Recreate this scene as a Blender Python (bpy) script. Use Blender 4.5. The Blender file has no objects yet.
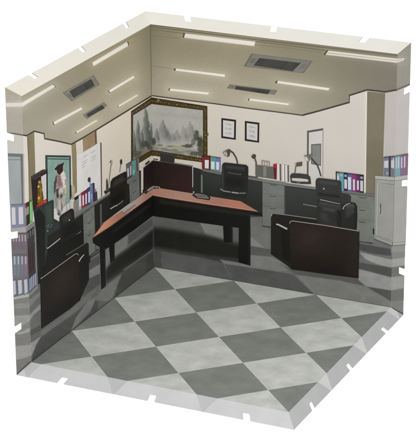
import bpy, bmesh, math, random
from mathutils import Vector, Matrix
from mathutils.geometry import tessellate_polygon
random.seed(4)
scene = bpy.context.scene
COL = scene.collection

# ------------------------------------------------------------------ size of the board set (metres, about ten times life size)
SIDE, FE, FD, TH = 2.0, 0.0727, 0.0853, 0.007    # cube side, flange reach, flange flare, board thickness

# ------------------------------------------------------------------ camera
CAM_POS = Vector((7.121673, -14.306733, 6.440773))
PHOTO_W, PHOTO_H, FOC = 416.0, 445.0, 2162.535
RIGHT = Vector((0.90768112, 0.41962784, -0.00524088)); DOWN = Vector((0.14444434, -0.32411870, -0.93492401)); FWD = Vector((-0.39401881, 0.84785585, -0.35480929))
cam_d = bpy.data.cameras.new('camera'); cam = bpy.data.objects.new('camera', cam_d); COL.objects.link(cam)
cam.matrix_world = Matrix(((RIGHT.x, -DOWN.x, -FWD.x, CAM_POS.x), (RIGHT.y, -DOWN.y, -FWD.y, CAM_POS.y),
                           (RIGHT.z, -DOWN.z, -FWD.z, CAM_POS.z), (0, 0, 0, 1)))
cam_d.sensor_fit = 'HORIZONTAL'; cam_d.sensor_width = 36.0; cam_d.lens = FOC / PHOTO_W * 36.0
cam_d.clip_start = 0.1; cam_d.clip_end = 2000
scene.camera = cam

def project(P):
    v = Vector(P) - CAM_POS
    z = v.dot(FWD)
    return (PHOTO_W / 2 + FOC * v.dot(RIGHT) / z, PHOTO_H / 2 + FOC * v.dot(DOWN) / z)

# ------------------------------------------------------------------ the faces of the three folded boards
S, e, d = SIDE, FE, FD
Tin, Tout = Vector((0, 0, S)), Vector((-d, d, S + e))
Lti, Lto = Vector((0, -S, S)), Vector((-d, -S - e, S + e))
Lbi, Lbo = Vector((0, -S, 0)), Vector((-d, -S - e, -d))
Rti, Rto = Vector((S, 0, S)), Vector((S + e, d, S + e))
Rbi, Rbo = Vector((S, 0, 0)), Vector((S + e, d, -d))
Oin = Vector((0, 0, 0))
Fi, Fo = Vector((S, -S, 0)), Vector((S + e, -S - e, -d))
NOTCHES = (0.163, 0.497, 0.837); NW, ND = 0.0125, 0.57

def lip_quads(a0, a1, b0, b1, wmin=ND):
    """a0-a1 the fold, b0-b1 the outer edge: convex quads that leave the clip notches open."""
    def at(s, w): return a0.lerp(a1, s).lerp(b0.lerp(b1, s), w)
    out = [[at(0, 0), at(1, 0), at(1, wmin), at(0, wmin)]]
    cuts = [0.0]
    for n in NOTCHES: cuts += [n - NW, n + NW]
    cuts.append(1.0)
    for i in range(0, len(cuts), 2):
        out.append([at(cuts[i], wmin), at(cuts[i + 1], wmin), at(cuts[i + 1], 1), at(cuts[i], 1)])
    return out

LEFT, RIGHTW, FLOOR = 'L', 'R', 'F'
FACES = {  # name: (panel, inward normal, quads)
    'left_face': (LEFT, Vector((1, 0, 0)), [[Oin, Tin, Lti, Lbi]]),
    'left_side': (LEFT, None, lip_quads(Lbi, Lti, Lbo, Lto)),
    'left_top': (LEFT, None, lip_quads(Tin, Lti, Tout, Lto)),
    'right_face': (RIGHTW, Vector((0, -1, 0)), [[Oin, Tin, Rti, Rbi]]),
    'right_side': (RIGHTW, None, lip_quads(Rbi, Rti, Rbo, Rto)),
    'right_top': (RIGHTW, None, lip_quads(Tin, Rti, Tout, Rto)),
    'floor_face': (FLOOR, Vector((0, 0, 1)), [[Oin, Lbi, Fi, Rbi]]),
    'floor_front': (FLOOR, None, lip_quads(Lbi, Fi, Lbo, Fo)),
    'floor_right': (FLOOR, None, lip_quads(Fi, Rbi, Fo, Rbo)),
}
def quad_normal(q, toward):
    n = (q[1] - q[0]).cross(q[3] - q[0]).normalized()
    return n if n.dot(toward) > 0 else -n
REGIONS = []
for fname, (panel, n, quads) in FACES.items():
    if n is None: n = quad_normal(quads[0], CAM_POS - quads[0][0])
    FACES[fname] = (panel, n, quads)
    for q in quads:
        pp = [project(v) for v in q]
        area = sum(pp[i][0] * pp[(i + 1) % 4][1] - pp[(i + 1) % 4][0] * pp[i][1] for i in range(4))
        if area < 0: pp.reverse()
        REGIONS.append((fname, n, q[0], pp))

def unproject(pt, n, q0):
    v = RIGHT * ((pt[0] - PHOTO_W / 2) / FOC) + DOWN * ((pt[1] - PHOTO_H / 2) / FOC) + FWD
    return CAM_POS + v * ((q0 - CAM_POS).dot(n) / v.dot(n))

def clip_convex(poly, reg):
    for i in range(len(reg)):
        a, b = reg[i], reg[(i + 1) % len(reg)]
        ex, ey = b[0] - a[0], b[1] - a[1]
        side = lambda p: ex * (p[1] - a[1]) - ey * (p[0] - a[0])
        out = []
        for j in range(len(poly)):
            p, q = poly[j], poly[(j + 1) % len(poly)]
            sp, sq = side(p), side(q)
            if sp >= 0: out.append(p)
            if (sp >= 0) != (sq >= 0):
                t = sp / (sp - sq); out.append((p[0] + t * (q[0] - p[0]), p[1] + t * (q[1] - p[1])))
        poly = out
        if len(poly) < 3: return []
    return poly
def clip_seg(p, q, reg):
    t0, t1 = 0.0, 1.0
    for i in range(len(reg)):
        a, b = reg[i], reg[(i + 1) % len(reg)]
        ex, ey = b[0] - a[0], b[1] - a[1]
        sp = ex * (p[1] - a[1]) - ey * (p[0] - a[0]); sq = ex * (q[1] - a[1]) - ey * (q[0] - a[0])
        if sp < 0 and sq < 0: return None
        if sp < 0: t0 = max(t0, sp / (sp - sq))
        elif sq < 0: t1 = min(t1, sp / (sp - sq))
    if t1 - t0 < 1e-5: return None
    L = lambda t: (p[0] + t * (q[0] - p[0]), p[1] + t * (q[1] - p[1]))
    return L(t0), L(t1)

# ------------------------------------------------------------------ materials
# light arriving on each face, so that inks can be given as they look under it
GAIN = {'left_face': .94, 'left_side': 1.5, 'left_top': 1.01, 'right_face': .94, 'right_side': 1.47, 'right_top': 1.02,
        'floor_face': .69, 'floor_front': 1.16, 'floor_right': 1.13}
def gain_at(fname, x, y):
    if fname == 'right_face':
        x = max(x, 155)
        return round((0.95 + .0018 * (x - 158) - .0018 * (y - 60)) * 20) / 20
    if fname == 'left_face':
        x = min(x, 150)
        return round((0.946 + .003 * (140 - x) - .0012 * (y - 60)) * 20) / 20
    return GAIN[fname]
def albedo(rgb, g): return [min(0.93, max(0.004, lin(v) / g - SHEEN)) for v in rgb]    # the satin coat adds a little light of its own
SHEEN = 0.011
def lin(c):
    c /= 255.0
    return c / 12.92 if c <= 0.04045 else ((c + 0.055) / 1.055) ** 2.4
MATS = {}
def ink(rgb, panel='right_face', rough=0.5, mottle=0.06, scale=9.0, rgb2=None, spec=0.25, stretch=None, grad=None, g=None, vf=0):
    """A printed ink: base colour broken up by fine and coarse noise, on satin board."""
    key = (rgb, panel, rough, mottle, scale, rgb2, spec, stretch, grad, g, vf)
    if key in MATS: return MATS[key]
    g = g or GAIN[panel]
    c = albedo(rgb, g); c2 = albedo(rgb2 or rgb, g)
    m = bpy.data.materials.new('printed_ink'); m.use_nodes = True
    nt = m.node_tree; N = nt.nodes; L = nt.links
    b = N['Principled BSDF']; b.inputs['Roughness'].default_value = rough
    b.inputs['Specular IOR Level'].default_value = spec
    tc = N.new('ShaderNodeTexCoord'); src = tc.outputs['Object']
    if stretch:
        mp = N.new('ShaderNodeMapping'); mp.inputs['Scale'].default_value = stretch
        L.new(src, mp.inputs['Vector']); src = mp.outputs['Vector']
    n1 = N.new('ShaderNodeTexNoise'); n1.inputs['Scale'].default_value = scale; n1.inputs['Detail'].default_value = 5
    n2 = N.new('ShaderNodeTexNoise'); n2.inputs['Scale'].default_value = 120; n2.inputs['Detail'].default_value = 2
    L.new(src, n1.inputs['Vector']); L.new(tc.outputs['Object'], n2.inputs['Vector'])
    mix = N.new('ShaderNodeMix'); mix.data_type = 'RGBA'
    mix.inputs['A'].default_value = (*c, 1); mix.inputs['B'].default_value = (*c2, 1)
    ramp = N.new('ShaderNodeMapRange'); ramp.inputs['From Min'].default_value = 0.38; ramp.inputs['From Max'].default_value = 0.62
    if grad:
        sp = N.new('ShaderNodeSeparateXYZ'); L.new(tc.outputs['Object'], sp.inputs[0])
        ramp.inputs['From Min'].default_value, ramp.inputs['From Max'].default_value = grad[1], grad[2]
        L.new(sp.outputs[grad[0]], ramp.inputs['Value'])
    elif vf:
        at = N.new('ShaderNodeAttribute'); at.attribute_name = 'ink_blend'
        ad = N.new('ShaderNodeMath'); ad.operation = 'MULTIPLY_ADD'; ad.inputs[1].default_value = 0.35 if vf == 1 else 0.0
        sb = N.new('ShaderNodeMath'); sb.operation = 'SUBTRACT'; sb.inputs[1].default_value = 0.175 if vf == 1 else 0.0
        L.new(n1.outputs['Fac'], ad.inputs[0]); L.new(at.outputs['Fac'], ad.inputs[2]); L.new(ad.outputs[0], sb.inputs[0])
        ramp.inputs['From Min'].default_value, ramp.inputs['From Max'].default_value = 0, 1
        L.new(sb.outputs[0], ramp.inputs['Value'])
    else: L.new(n1.outputs['Fac'], ramp.inputs['Value'])
    L.new(ramp.outputs['Result'], mix.inputs['Factor'])
    add = N.new('ShaderNodeMath'); add.operation = 'MULTIPLY_ADD'; add.inputs[1].default_value = 0.35; L.new(n2.outputs['Fac'], add.inputs[0]); L.new(n1.outputs['Fac'], add.inputs[2])
    mr = N.new('ShaderNodeMapRange'); mr.inputs['From Min'].default_value = 0.4; mr.inputs['From Max'].default_value = 0.95
    mr.inputs['To Min'].default_value = 1 - mottle; mr.inputs['To Max'].default_value = 1 + mottle
    L.new(add.outputs[0], mr.inputs['Value'])
    mul = N.new('ShaderNodeVectorMath'); mul.operation = 'SCALE'
    L.new(mix.outputs['Result'], mul.inputs[0]); L.new(mr.outputs['Result'], mul.inputs['Scale'])
    L.new(mul.outputs['Vector'], b.inputs['Base Color'])
    MATS[key] = m
    return m

def tile_mat(name, dark, light, panel, mottle=0.17, joint=0.10):
    """Square vinyl tiles laid diagonally: a checker turned 45 degrees, each tile mottled."""
    g = GAIN[panel]
    m = bpy.data.materials.new(name); m.use_nodes = True
    nt = m.node_tree; N = nt.nodes; L = nt.links
    b = N['Principled BSDF']; b.inputs['Roughness'].default_value = 0.5; b.inputs['Specular IOR Level'].default_value = 0.3
    tc = N.new('ShaderNodeTexCoord')
    sep = N.new('ShaderNodeSeparateXYZ'); L.new(tc.outputs['Object'], sep.inputs[0])
    def mth(op, a, bb):
        q = N.new('ShaderNodeMath'); q.operation = op
        for i, v in enumerate((a, bb)):
            if v is None: continue
            if isinstance(v, (int, float)): q.inputs[i].default_value = v
            else: L.new(v, q.inputs[i])
        return q.outputs[0]
    P = 0.6935
    u = mth('DIVIDE', mth('ADD', sep.outputs['X'], sep.outputs['Y']), P)
    v = mth('DIVIDE', mth('SUBTRACT', sep.outputs['X'], sep.outputs['Y']), P)
    fu, fv = mth('FLOOR', u, None), mth('FLOOR', v, None)
    par = mth('ABSOLUTE', mth('MODULO', mth('ADD', fu, fv), 2), None)
    mix = N.new('ShaderNodeMix'); mix.data_type = 'RGBA'
    mix.inputs['A'].default_value = (*[lin(x) / g for x in light], 1); mix.inputs['B'].default_value = (*[lin(x) / g for x in dark], 1)
    L.new(par, mix.inputs['Factor'])
    # soft blotches, offset per tile
    cmb = N.new('ShaderNodeCombineXYZ'); L.new(fu, cmb.inputs[0]); L.new(fv, cmb.inputs[1])
    off = N.new('ShaderNodeVectorMath'); off.operation = 'MULTIPLY_ADD'; off.inputs[1].default_value = (3.7, 5.3, 0)
    L.new(cmb.outputs[0], off.inputs[0]); L.new(tc.outputs['Object'], off.inputs[2])
    n1 = N.new('ShaderNodeTexNoise'); n1.inputs['Scale'].default_value = 7; n1.inputs['Detail'].default_value = 6; n1.inputs['Roughness'].default_value = 0.6
    n2 = N.new('ShaderNodeTexNoise'); n2.inputs['Scale'].default_value = 60; n2.inputs['Detail'].default_value = 3
    L.new(off.outputs[0], n1.inputs['Vector']); L.new(tc.outputs['Object'], n2.inputs['Vector'])
    s = mth('ADD', mth('MULTIPLY', n1.outputs['Fac'], 0.75), mth('MULTIPLY', n2.outputs['Fac'], 0.25))
    mr = N.new('ShaderNodeMapRange'); mr.inputs['From Min'].default_value = 0.33; mr.inputs['From Max'].default_value = 0.67
    mr.inputs['To Min'].default_value = 1 - mottle; mr.inputs['To Max'].default_value = 1 + mottle; L.new(s, mr.inputs['Value'])
    # hairline joints, a little lighter
    def near(x):
        f = mth('FRACT', x, None); return mth('MINIMUM', f, mth('SUBTRACT', 1.0, f))
    j = mth('LESS_THAN', mth('MINIMUM', near(u), near(v)), 0.006)
    jj = mth('MULTIPLY_ADD', j, joint); N[-1].inputs[2].default_value = 1.0
    sc = mth('MULTIPLY', mr.outputs['Result'], jj)
    mul = N.new('ShaderNodeVectorMath'); mul.operation = 'SCALE'
    L.new(mix.outputs['Result'], mul.inputs[0]); L.new(sc, mul.inputs['Scale']); L.new(mul.outputs['Vector'], b.inputs['Base Color'])
    return m

# ------------------------------------------------------------------ building flat printed pieces
STEP = 0.000015
layer = [1]
def W(x0, y0, s):
    k = s / 416.0
    return lambda *c: [(x0 + c[i] * k, y0 + c[i + 1] * k) for i in range(0, len(c), 2)]
def X(*c): return [(c[i], c[i + 1]) for i in range(0, len(c), 2)]
def line(pts, w, w2=None):
    """A stroke along points, as quads."""
    w2 = w if w2 is None else w2
    out = []; n = len(pts) - 1
    def perp(i):
        a, b = pts[max(0, i - 1)], pts[min(n, i + 1)]
        dx, dy = b[0] - a[0], b[1] - a[1]; l = math.hypot(dx, dy) or 1
        return -dy / l, dx / l
    for i in range(n):
        wa = (w + (w2 - w) * i / n) / 2; wb = (w + (w2 - w) * (i + 1) / n) / 2
        (pa, qa), (pb, qb) = perp(i), perp(i + 1)
        a, b = pts[i], pts[i + 1]
        out.append([(a[0] + pa * wa, a[1] + qa * wa), (b[0] + pb * wb, b[1] + qb * wb), (b[0] - pb * wb, b[1] - qb * wb), (a[0] - pa * wa, a[1] - qa * wa)])
    return out
def ring(o, i):
    n = len(o)
    return [[o[k], o[(k + 1) % n], i[(k + 1) % n], i[k]] for k in range(n)]
def disc(cx, cy, rx, ry=None, n=14):
    ry = rx if ry is None else ry
    return [(cx + rx * math.cos(2 * math.pi * k / n), cy + ry * math.sin(2 * math.pi * k / n)) for k in range(n)]
def inset(p, f):
    cx = sum(a for a, _ in p) / len(p); cy = sum(b for _, b in p) / len(p)
    return [(cx + (a - cx) * f, cy + (b - cy) * f) for a, b in p]
def quad_at(q, u0, v0, u1, v1):
    """A sub-rectangle of a quad (top-left, top-right, bottom-right, bottom-left)."""
    def at(u, v):
        return tuple((q[0][k] * (1 - u) + q[1][k] * u) * (1 - v) + (q[3][k] * (1 - u) + q[2][k] * u) * v for k in (0, 1))
    return [at(u0, v0), at(u1, v0), at(u1, v1), at(u0, v1)]

def as_polys(p): return [p] if isinstance(p[0], tuple) else p
def offset_poly(poly, r):
    n = len(poly)
    ar = sum(poly[k][0] * poly[(k + 1) % n][1] - poly[(k + 1) % n][0] * poly[k][1] for k in range(n))
    sg = 1 if ar > 0 else -1
    out = []
    for k in range(n):
        p, q, t = poly[k - 1], poly[k], poly[(k + 1) % n]
        a = (q[0] - p[0], q[1] - p[1]); b = (t[0] - q[0], t[1] - q[1])
        la, lb = math.hypot(*a) or 1, math.hypot(*b) or 1
        na = (a[1] / la * sg, -a[0] / la * sg); nb = (b[1] / lb * sg, -b[0] / lb * sg)
        m = (na[0] + nb[0], na[1] + nb[1]); lm = math.hypot(*m)
        if lm < .3: m, lm = na, 1.0
        k2 = min(1.6, 2 / lm if lm else 1)
        out.append((q[0] + m[0] / lm * r * k2, q[1] + m[1] / lm * r * k2))
    return out
def dense_tris(poly, feather):
    """Triangles with an ink density per corner; the density fades over the feather width at the outline."""
    if not feather:
        return [([poly[k] for k in t], (1, 1, 1)) for t in tessellate_polygon([[Vector((a, b, 0)) for a, b in poly]])]
    inn, out = offset_poly(poly, -feather / 2), offset_poly(poly, feather / 2)
    res = [([inn[k] for k in t], (1, 1, 1)) for t in tessellate_polygon([[Vector((a, b, 0)) for a, b in inn]])]
    n = len(poly)
    for k in range(n):
        l = (k + 1) % n
        res += [([inn[k], inn[l], out[l]], (1, 1, 0)), ([inn[k], out[l], out[k]], (1, 0, 0))]
    return res
def bary(p, t, v):
    (x1, y1), (x2, y2), (x3, y3) = t
    D = (y2 - y3) * (x1 - x3) + (x3 - x2) * (y1 - y3)
    a = ((y2 - y3) * (p[0] - x3) + (x3 - x2) * (p[1] - y3)) / D; b = ((y3 - y1) * (p[0] - x3) + (x1 - x3) * (p[1] - y3)) / D
    return max(0.0, min(1.0, a * v[0] + b * v[1] + (1 - a - b) * v[2]))
def smooth(a, b, x):
    t = max(0.0, min(1.0, (x - a) / (b - a))); return t * t * (3 - 2 * t)
def mixc(a, b, t): return tuple(p + (q - p) * t for p, q in zip(a, b))
def _h(i, j, s): 
    v = math.sin(i * 127.1 + j * 311.7 + s * 74.7) * 43758.5453; return v - math.floor(v)
def vnoise(x, y, s=0):
    i, j = math.floor(x), math.floor(y); u, v = smooth(0, 1, x - i), smooth(0, 1, y - j)
    return (_h(i, j, s) * (1 - u) + _h(i + 1, j, s) * u) * (1 - v) + (_h(i, j + 1, s) * (1 - u) + _h(i + 1, j + 1, s) * u) * v
def fbm(x, y, s=0, n=4): return sum(vnoise(x * 2 ** k, y * 2 ** k, s + k) / 2 ** (k + 1) for k in range(n)) / (1 - 0.5 ** n)
def seg_dist(p, a, b):
    dx, dy = b[0] - a[0], b[1] - a[1]; t = max(0, min(1, ((p[0] - a[0]) * dx + (p[1] - a[1]) * dy) / (dx * dx + dy * dy)))
    return math.hypot(p[0] - a[0] - t * dx, p[1] - a[1] - t * dy)
def soft(name, items, parent=None, cell=1.0, feather=0.7, grain=.06):
    """One print whose outline is the first polygon; the following shapes melt into it over their feather width."""
    out = items[0][0]; lay = []
    strokes = []
    for it in items[1:]:
        kw = it[2] if len(it) > 2 else {}
        if parent not in (PL, PR) and not isinstance(it[0][0], tuple): strokes.append(it); continue    # crisp strokes: drawn leather highlights, seams and edges
        for p in as_polys(it[0]):
            f = kw.get('feather', feather)
            lay.append((p, it[1], f, min(q[0] for q in p) - f, max(q[0] for q in p) + f, min(q[1] for q in p) - f, max(q[1] for q in p) + f))
    base = items[0][1]; sd = len(items)
    def tone(x, y):
        c = base
        for p, col, f, ax, bx, ay, by in lay:
            if not (ax < x < bx and ay < y < by): continue
            dmin = 1e9; ins = False; n = len(p)
            for k in range(n):
                a, b = p[k], p[(k + 1) % n]
                dmin = min(dmin, seg_dist((x, y), a, b)) if a != b else dmin
                if (a[1] > y) != (b[1] > y) and x < (b[0] - a[0]) * (y - a[1]) / (b[1] - a[1]) + a[0]: ins = not ins
            w = smooth(-f / 2, f / 2, dmin if ins else -dmin)
            if w > 0: c = mixc(c, col, w)
        k = 1 + grain * 2 * (fbm(x / 7, y / 5, sd) - .5)
        return tuple(v * k for v in c)
    o = flat(name, [(out, base, {'field': tone, 'cell': cell})], parent)
    if strokes: flat('seam_highlight', strokes, o)  # mostly highlights drawn in lighter ink, with a few seam and edge lines
    return o
FIELD = None
def field_mat():
    global FIELD
    if FIELD: return FIELD
    m = FIELD = bpy.data.materials.new('printed_picture'); m.use_nodes = True
    N = m.node_tree.nodes; L = m.node_tree.links; b = N['Principled BSDF']
    b.inputs['Roughness'].default_value = 0.5; b.inputs['Specular IOR Level'].default_value = 0.25
    at = N.new('ShaderNodeAttribute'); at.attribute_name = 'ink_rgb'
    tc = N.new('ShaderNodeTexCoord'); n = N.new('ShaderNodeTexNoise'); n.inputs['Scale'].default_value = 60; n.inputs['Detail'].default_value = 4
    r = N.new('ShaderNodeMapRange'); r.inputs['From Min'].default_value = 0.3; r.inputs['From Max'].default_value = 0.7
    r.inputs['To Min'].default_value = 0.95; r.inputs['To Max'].default_value = 1.05
    v = N.new('ShaderNodeVectorMath'); v.operation = 'SCALE'
    L.new(tc.outputs['Object'], n.inputs['Vector']); L.new(n.outputs['Fac'], r.inputs['Value'])
    L.new(at.outputs['Color'], v.inputs[0]); L.new(r.outputs['Result'], v.inputs['Scale']); L.new(v.outputs['Vector'], b.inputs['Base Color'])
    return m
INK_KEYS = ('rough', 'mottle', 'scale', 'rgb2', 'spec', 'stretch', 'grad')
def flat(name, items, parent=None):
    """items: (polygon or polygons, rgb or material[, extra]) -> one thin print on whichever board faces it covers.
    extra: 'ramp' = ((x, y), (x, y)) blends rgb to rgb2 along that line;
    'feather' = width of a soft outline that runs into the surrounding ink 'under';
    'field' = a function of place giving the ink, for continuous tones."""
    bm = bmesh.new(); mats = []
    LB = bm.verts.layers.float.new('ink_blend'); LC = bm.verts.layers.float_color.new('ink_rgb')
    base = parent_loc(parent)
    for it in items:
        polys = as_polys(it[0]); col = it[1]; kw = it[2] if len(it) > 2 else {}
        layer[0] += 1; h = layer[0] * STEP
        fth = kw.get('feather', 0); ramp = kw.get('ramp'); field = kw.get('field'); cell = kw.get('cell', 4.0)
        for poly in polys:
            tris = dense_tris(poly, fth)
            cx = sum(min(410, max(8, p[0])) for p in poly) / len(poly); cy = sum(min(400, max(25, p[1])) for p in poly) / len(poly)
            for fname, n, q0, reg in REGIONS:
                if FACES[fname][0] == FLOOR: continue
                if parent in (PL, PR) and FACES[fname][0] != (LEFT if parent == PL else RIGHTW): continue
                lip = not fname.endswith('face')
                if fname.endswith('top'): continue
                faces = []
                for tri, dens in tris:
                    ar = sum(tri[k][0] * tri[(k + 1) % 3][1] - tri[(k + 1) % 3][0] * tri[k][1] for k in range(3))
                    if abs(ar) < 1e-5: continue
                    c = clip_convex(tri, reg)
                    if len(c) >= 3: faces.append((c, tri, dens))
                if not faces: continue
                if field:
                    m = field_mat()
                    if m not in mats: mats.append(m)
                    mi = mats.index(m); cache = {}
                    def VF(p):
                        key = (round(p[0], 3), round(p[1], 3))
                        if key not in cache:
                            v = cache[key] = bm.verts.new(unproject(p, n, q0) + n * h - base)
                            c = field(*p)
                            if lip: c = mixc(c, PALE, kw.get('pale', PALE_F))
                            g = GAIN[fname]
                            if fname == 'right_face': g = 0.95 + .0018 * (max(p[0], 155) - 158) - .0018 * (p[1] - 60)
                            if fname == 'left_face': g = 0.946 + .003 * (140 - min(p[0], 150)) - .0012 * (p[1] - 60)
                            v[LC] = (*albedo(c, g), 1.0)
                        return cache[key]
                    for c, tri, dens in faces:
                        x0, x1 = min(p[0] for p in c), max(p[0] for p in c); y0, y1 = min(p[1] for p in c), max(p[1] for p in c)
                        for gi in range(int(x0 // cell), int(x1 // cell) + 1):
                            strip = clip_convex(c, X(gi * cell, -50, gi * cell + cell, -50, gi * cell + cell, 500, gi * cell, 500))
                            if len(strip) < 3: continue
                            for gj in range(int(min(p[1] for p in strip) // cell), int(max(p[1] for p in strip) // cell) + 1):
                                q = clip_convex(strip, X(-50, gj * cell, 500, gj * cell, 500, gj * cell + cell, -50, gj * cell + cell))
                                vs = []
                                for p in q:
                                    v = VF(p)
                                    if v not in vs: vs.append(v)
                                if len(vs) < 3: continue
                                try: f = bm.faces.new(vs)
                                except ValueError: continue
                                f.normal_update()
                                if f.normal.dot(n) < 0: f.normal_flip()
                                f.material_index = mi
                    continue
                rgb = col; k2 = {k: v for k, v in kw.items() if k in INK_KEYS}
                if fth: k2['rgb2'] = kw['under']
                if lip:   # the folded flange: ink washed paler, its sheen put into the colour
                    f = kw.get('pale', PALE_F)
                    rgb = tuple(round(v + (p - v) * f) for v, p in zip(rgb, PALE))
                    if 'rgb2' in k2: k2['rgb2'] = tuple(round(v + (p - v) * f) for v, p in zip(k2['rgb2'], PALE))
                m = ink(rgb, fname, g=gain_at(fname, cx, cy), vf=1 if ramp else 2 if fth else 0, **k2)
                if m not in mats: mats.append(m)
                mi = mats.index(m)
                cache = {}
                def V(p, hh, dn=1.0):
                    key = (round(p[0], 4), round(p[1], 4), hh, round(dn, 3))
                    if key not in cache:
                        v = bm.verts.new(unproject(p, n, q0) + n * hh - base)
                        if fth: v[LB] = 1.0 - dn
                        if ramp:
                            (ax, ay), (bx, by_) = ramp
                            v[LB] = ((p[0] - ax) * (bx - ax) + (p[1] - ay) * (by_ - ay)) / ((bx - ax) ** 2 + (by_ - ay) ** 2)
                        cache[key] = v
                    return cache[key]
                for c, tri, dens in faces:
                    vs = []
                    for p in c:
                        v = V(p, h, bary(p, tri, dens))
                        if v not in vs: vs.append(v)
                    if len(vs) < 3: continue
                    try: f = bm.faces.new(vs)
                    except ValueError: continue
                    f.normal_update()
                    if f.normal.dot(n) < 0: f.normal_flip()
                    f.material_index = mi
                if fth: continue
                for k in range(len(poly)):
                    sg = clip_seg(poly[k], poly[(k + 1) % len(poly)], reg)
                    if not sg or math.dist(*sg) < 1e-3: continue
                    try: f = bm.faces.new([V(sg[0], h), V(sg[1], h), V(sg[1], -0.0002), V(sg[0], -0.0002)])
                    except ValueError: continue
                    f.material_index = mi
    me = bpy.data.meshes.new(name); bm.to_mesh(me); bm.free()
    for m in mats: me.materials.append(m)
    o = bpy.data.objects.new(name, me); COL.objects.link(o)
    if parent is not None: o.parent = parent
    return o
PALE = (196, 194, 188); PALE_F = 0.30  # flange ink leans toward this, standing in for reflected light
def parent_loc(p):
    loc = Vector((0, 0, 0))
    while p is not None: loc += p.location; p = p.parent
    return loc
def tag(o, label, cat, group=None):
    o['label'] = label; o['category'] = cat
    if group: o['group'] = group
    return o
def thing(name, label, cat, at, group=None):
    """An Empty on the board at the foot of the printed thing; its parts are its children."""
    best = None
    for fname, n, q0, reg in REGIONS:
        if FACES[fname][0] == FLOOR: continue
        if clip_convex([(at[0] - .05, at[1] - .05), (at[0] + .05, at[1] - .05), (at[0], at[1] + .05)], reg): best = (n, q0); break
    o = bpy.data.objects.new(name, None); COL.objects.link(o); o.empty_display_size = 0.05
    if best: o.location = unproject(at, *best)
    return tag(o, label, cat, group)

# ------------------------------------------------------------------ ground
def make_ground():
    bm = bmesh.new()
    bmesh.ops.create_circle(bm, cap_ends=True, radius=400, segments=64)
    for v in bm.verts: v.co.z = -FD - 0.016
    me = bpy.data.meshes.new('ground'); bm.to_mesh(me); bm.free()
    m = bpy.data.materials.new('white_ground_glow'); m.use_nodes = True
    nt = m.node_tree; b = nt.nodes['Principled BSDF']
    b.inputs['Roughness'].default_value = 0.6; b.inputs['Specular IOR Level'].default_value = 0.2
    n = nt.nodes.new('ShaderNodeTexNoise'); n.inputs['Scale'].default_value = 3
    r = nt.nodes.new('ShaderNodeMapRange'); r.inputs['To Min'].default_value = 0.86; r.inputs['To Max'].default_value = 0.9
    cmb = nt.nodes.new('ShaderNodeCombineColor')
    nt.links.new(n.outputs['Fac'], r.inputs['Value'])
    for k in range(3): nt.links.new(r.outputs['Result'], cmb.inputs[k])
    nt.links.new(cmb.outputs['Color'], b.inputs['Base Color'])
    b.inputs['Emission Color'].default_value = (1, 1, 1, 1); b.inputs['Emission Strength'].default_value = 0.8  # emission added so the ground stays white
    me.materials.append(m)
    o = bpy.data.objects.new('ground', me); COL.objects.link(o); o['kind'] = 'structure'
    o['label'] = 'plain white surface with added glow under the printed room boards'
make_ground()

# ------------------------------------------------------------------ the boards
def board(name, fname, m, parent, extra=None, mats_by=None):
    """One face or flange of a folded board with its real thickness."""
    panel, n, quads = FACES[fname]
    bm = bmesh.new()
    vmap = {}
    def V(p, back):
        k = (round(p.x, 5), round(p.y, 5), round(p.z, 5), back)
        if k not in vmap: vmap[k] = bm.verts.new(p - n * TH if back else p)
        return vmap[k]
    edges = {}
    for q in quads:
        f = bm.faces.new([V(p, False) for p in q]); f.normal_update()
        if f.normal.dot(n) < 0: f.normal_flip()
        g = bm.faces.new([V(p, True) for p in q]); g.normal_update()
        if g.normal.dot(n) > 0: g.normal_flip()
        g.material_index = 1
    # outline walls from the union outline
    if len(quads) == 1:
        q = quads[0]
        loops = [(q[i], q[(i + 1) % 4]) for i in range(4)]
    else:
        inner = quads[0]; loops = [(inner[0], inner[1]), (inner[0], inner[3]), (inner[1], inner[2])]
        segs = quads[1:]
        for i, s in enumerate(segs):
            loops += [(s[3], s[2]), (s[0], s[3]), (s[1], s[2])]
            if i: loops.append((segs[i - 1][1], s[0]))
    for a, b in loops:
        try: f = bm.faces.new([V(a, False), V(b, False), V(b, True), V(a, True)]); f.material_index = 1
        except ValueError: pass
    me = bpy.data.meshes.new(name); bm.to_mesh(me); bm.free()
    me.materials.append(m); me.materials.append(core)
    o = bpy.data.objects.new(name, me); COL.objects.link(o); o.parent = parent
    return o
core = ink((205, 202, 198), 'left_side', mottle=0.03)

def panel_root(label):
    o = bpy.data.objects.new('wall_panel', None); COL.objects.link(o); return tag(o, label, 'wall panel')
PL = panel_root('left upright board of the folded room box, printed with dark armchair, bookcase and whiteboard')
PR = panel_root('right upright board of the folded room box, printed with framed certificates and white cabinet')
PF = bpy.data.objects.new('floor_panel', None); COL.objects.link(PF)
tag(PF, 'horizontal base board printed with diagonal grey checker tiles', 'floor panel')

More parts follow.
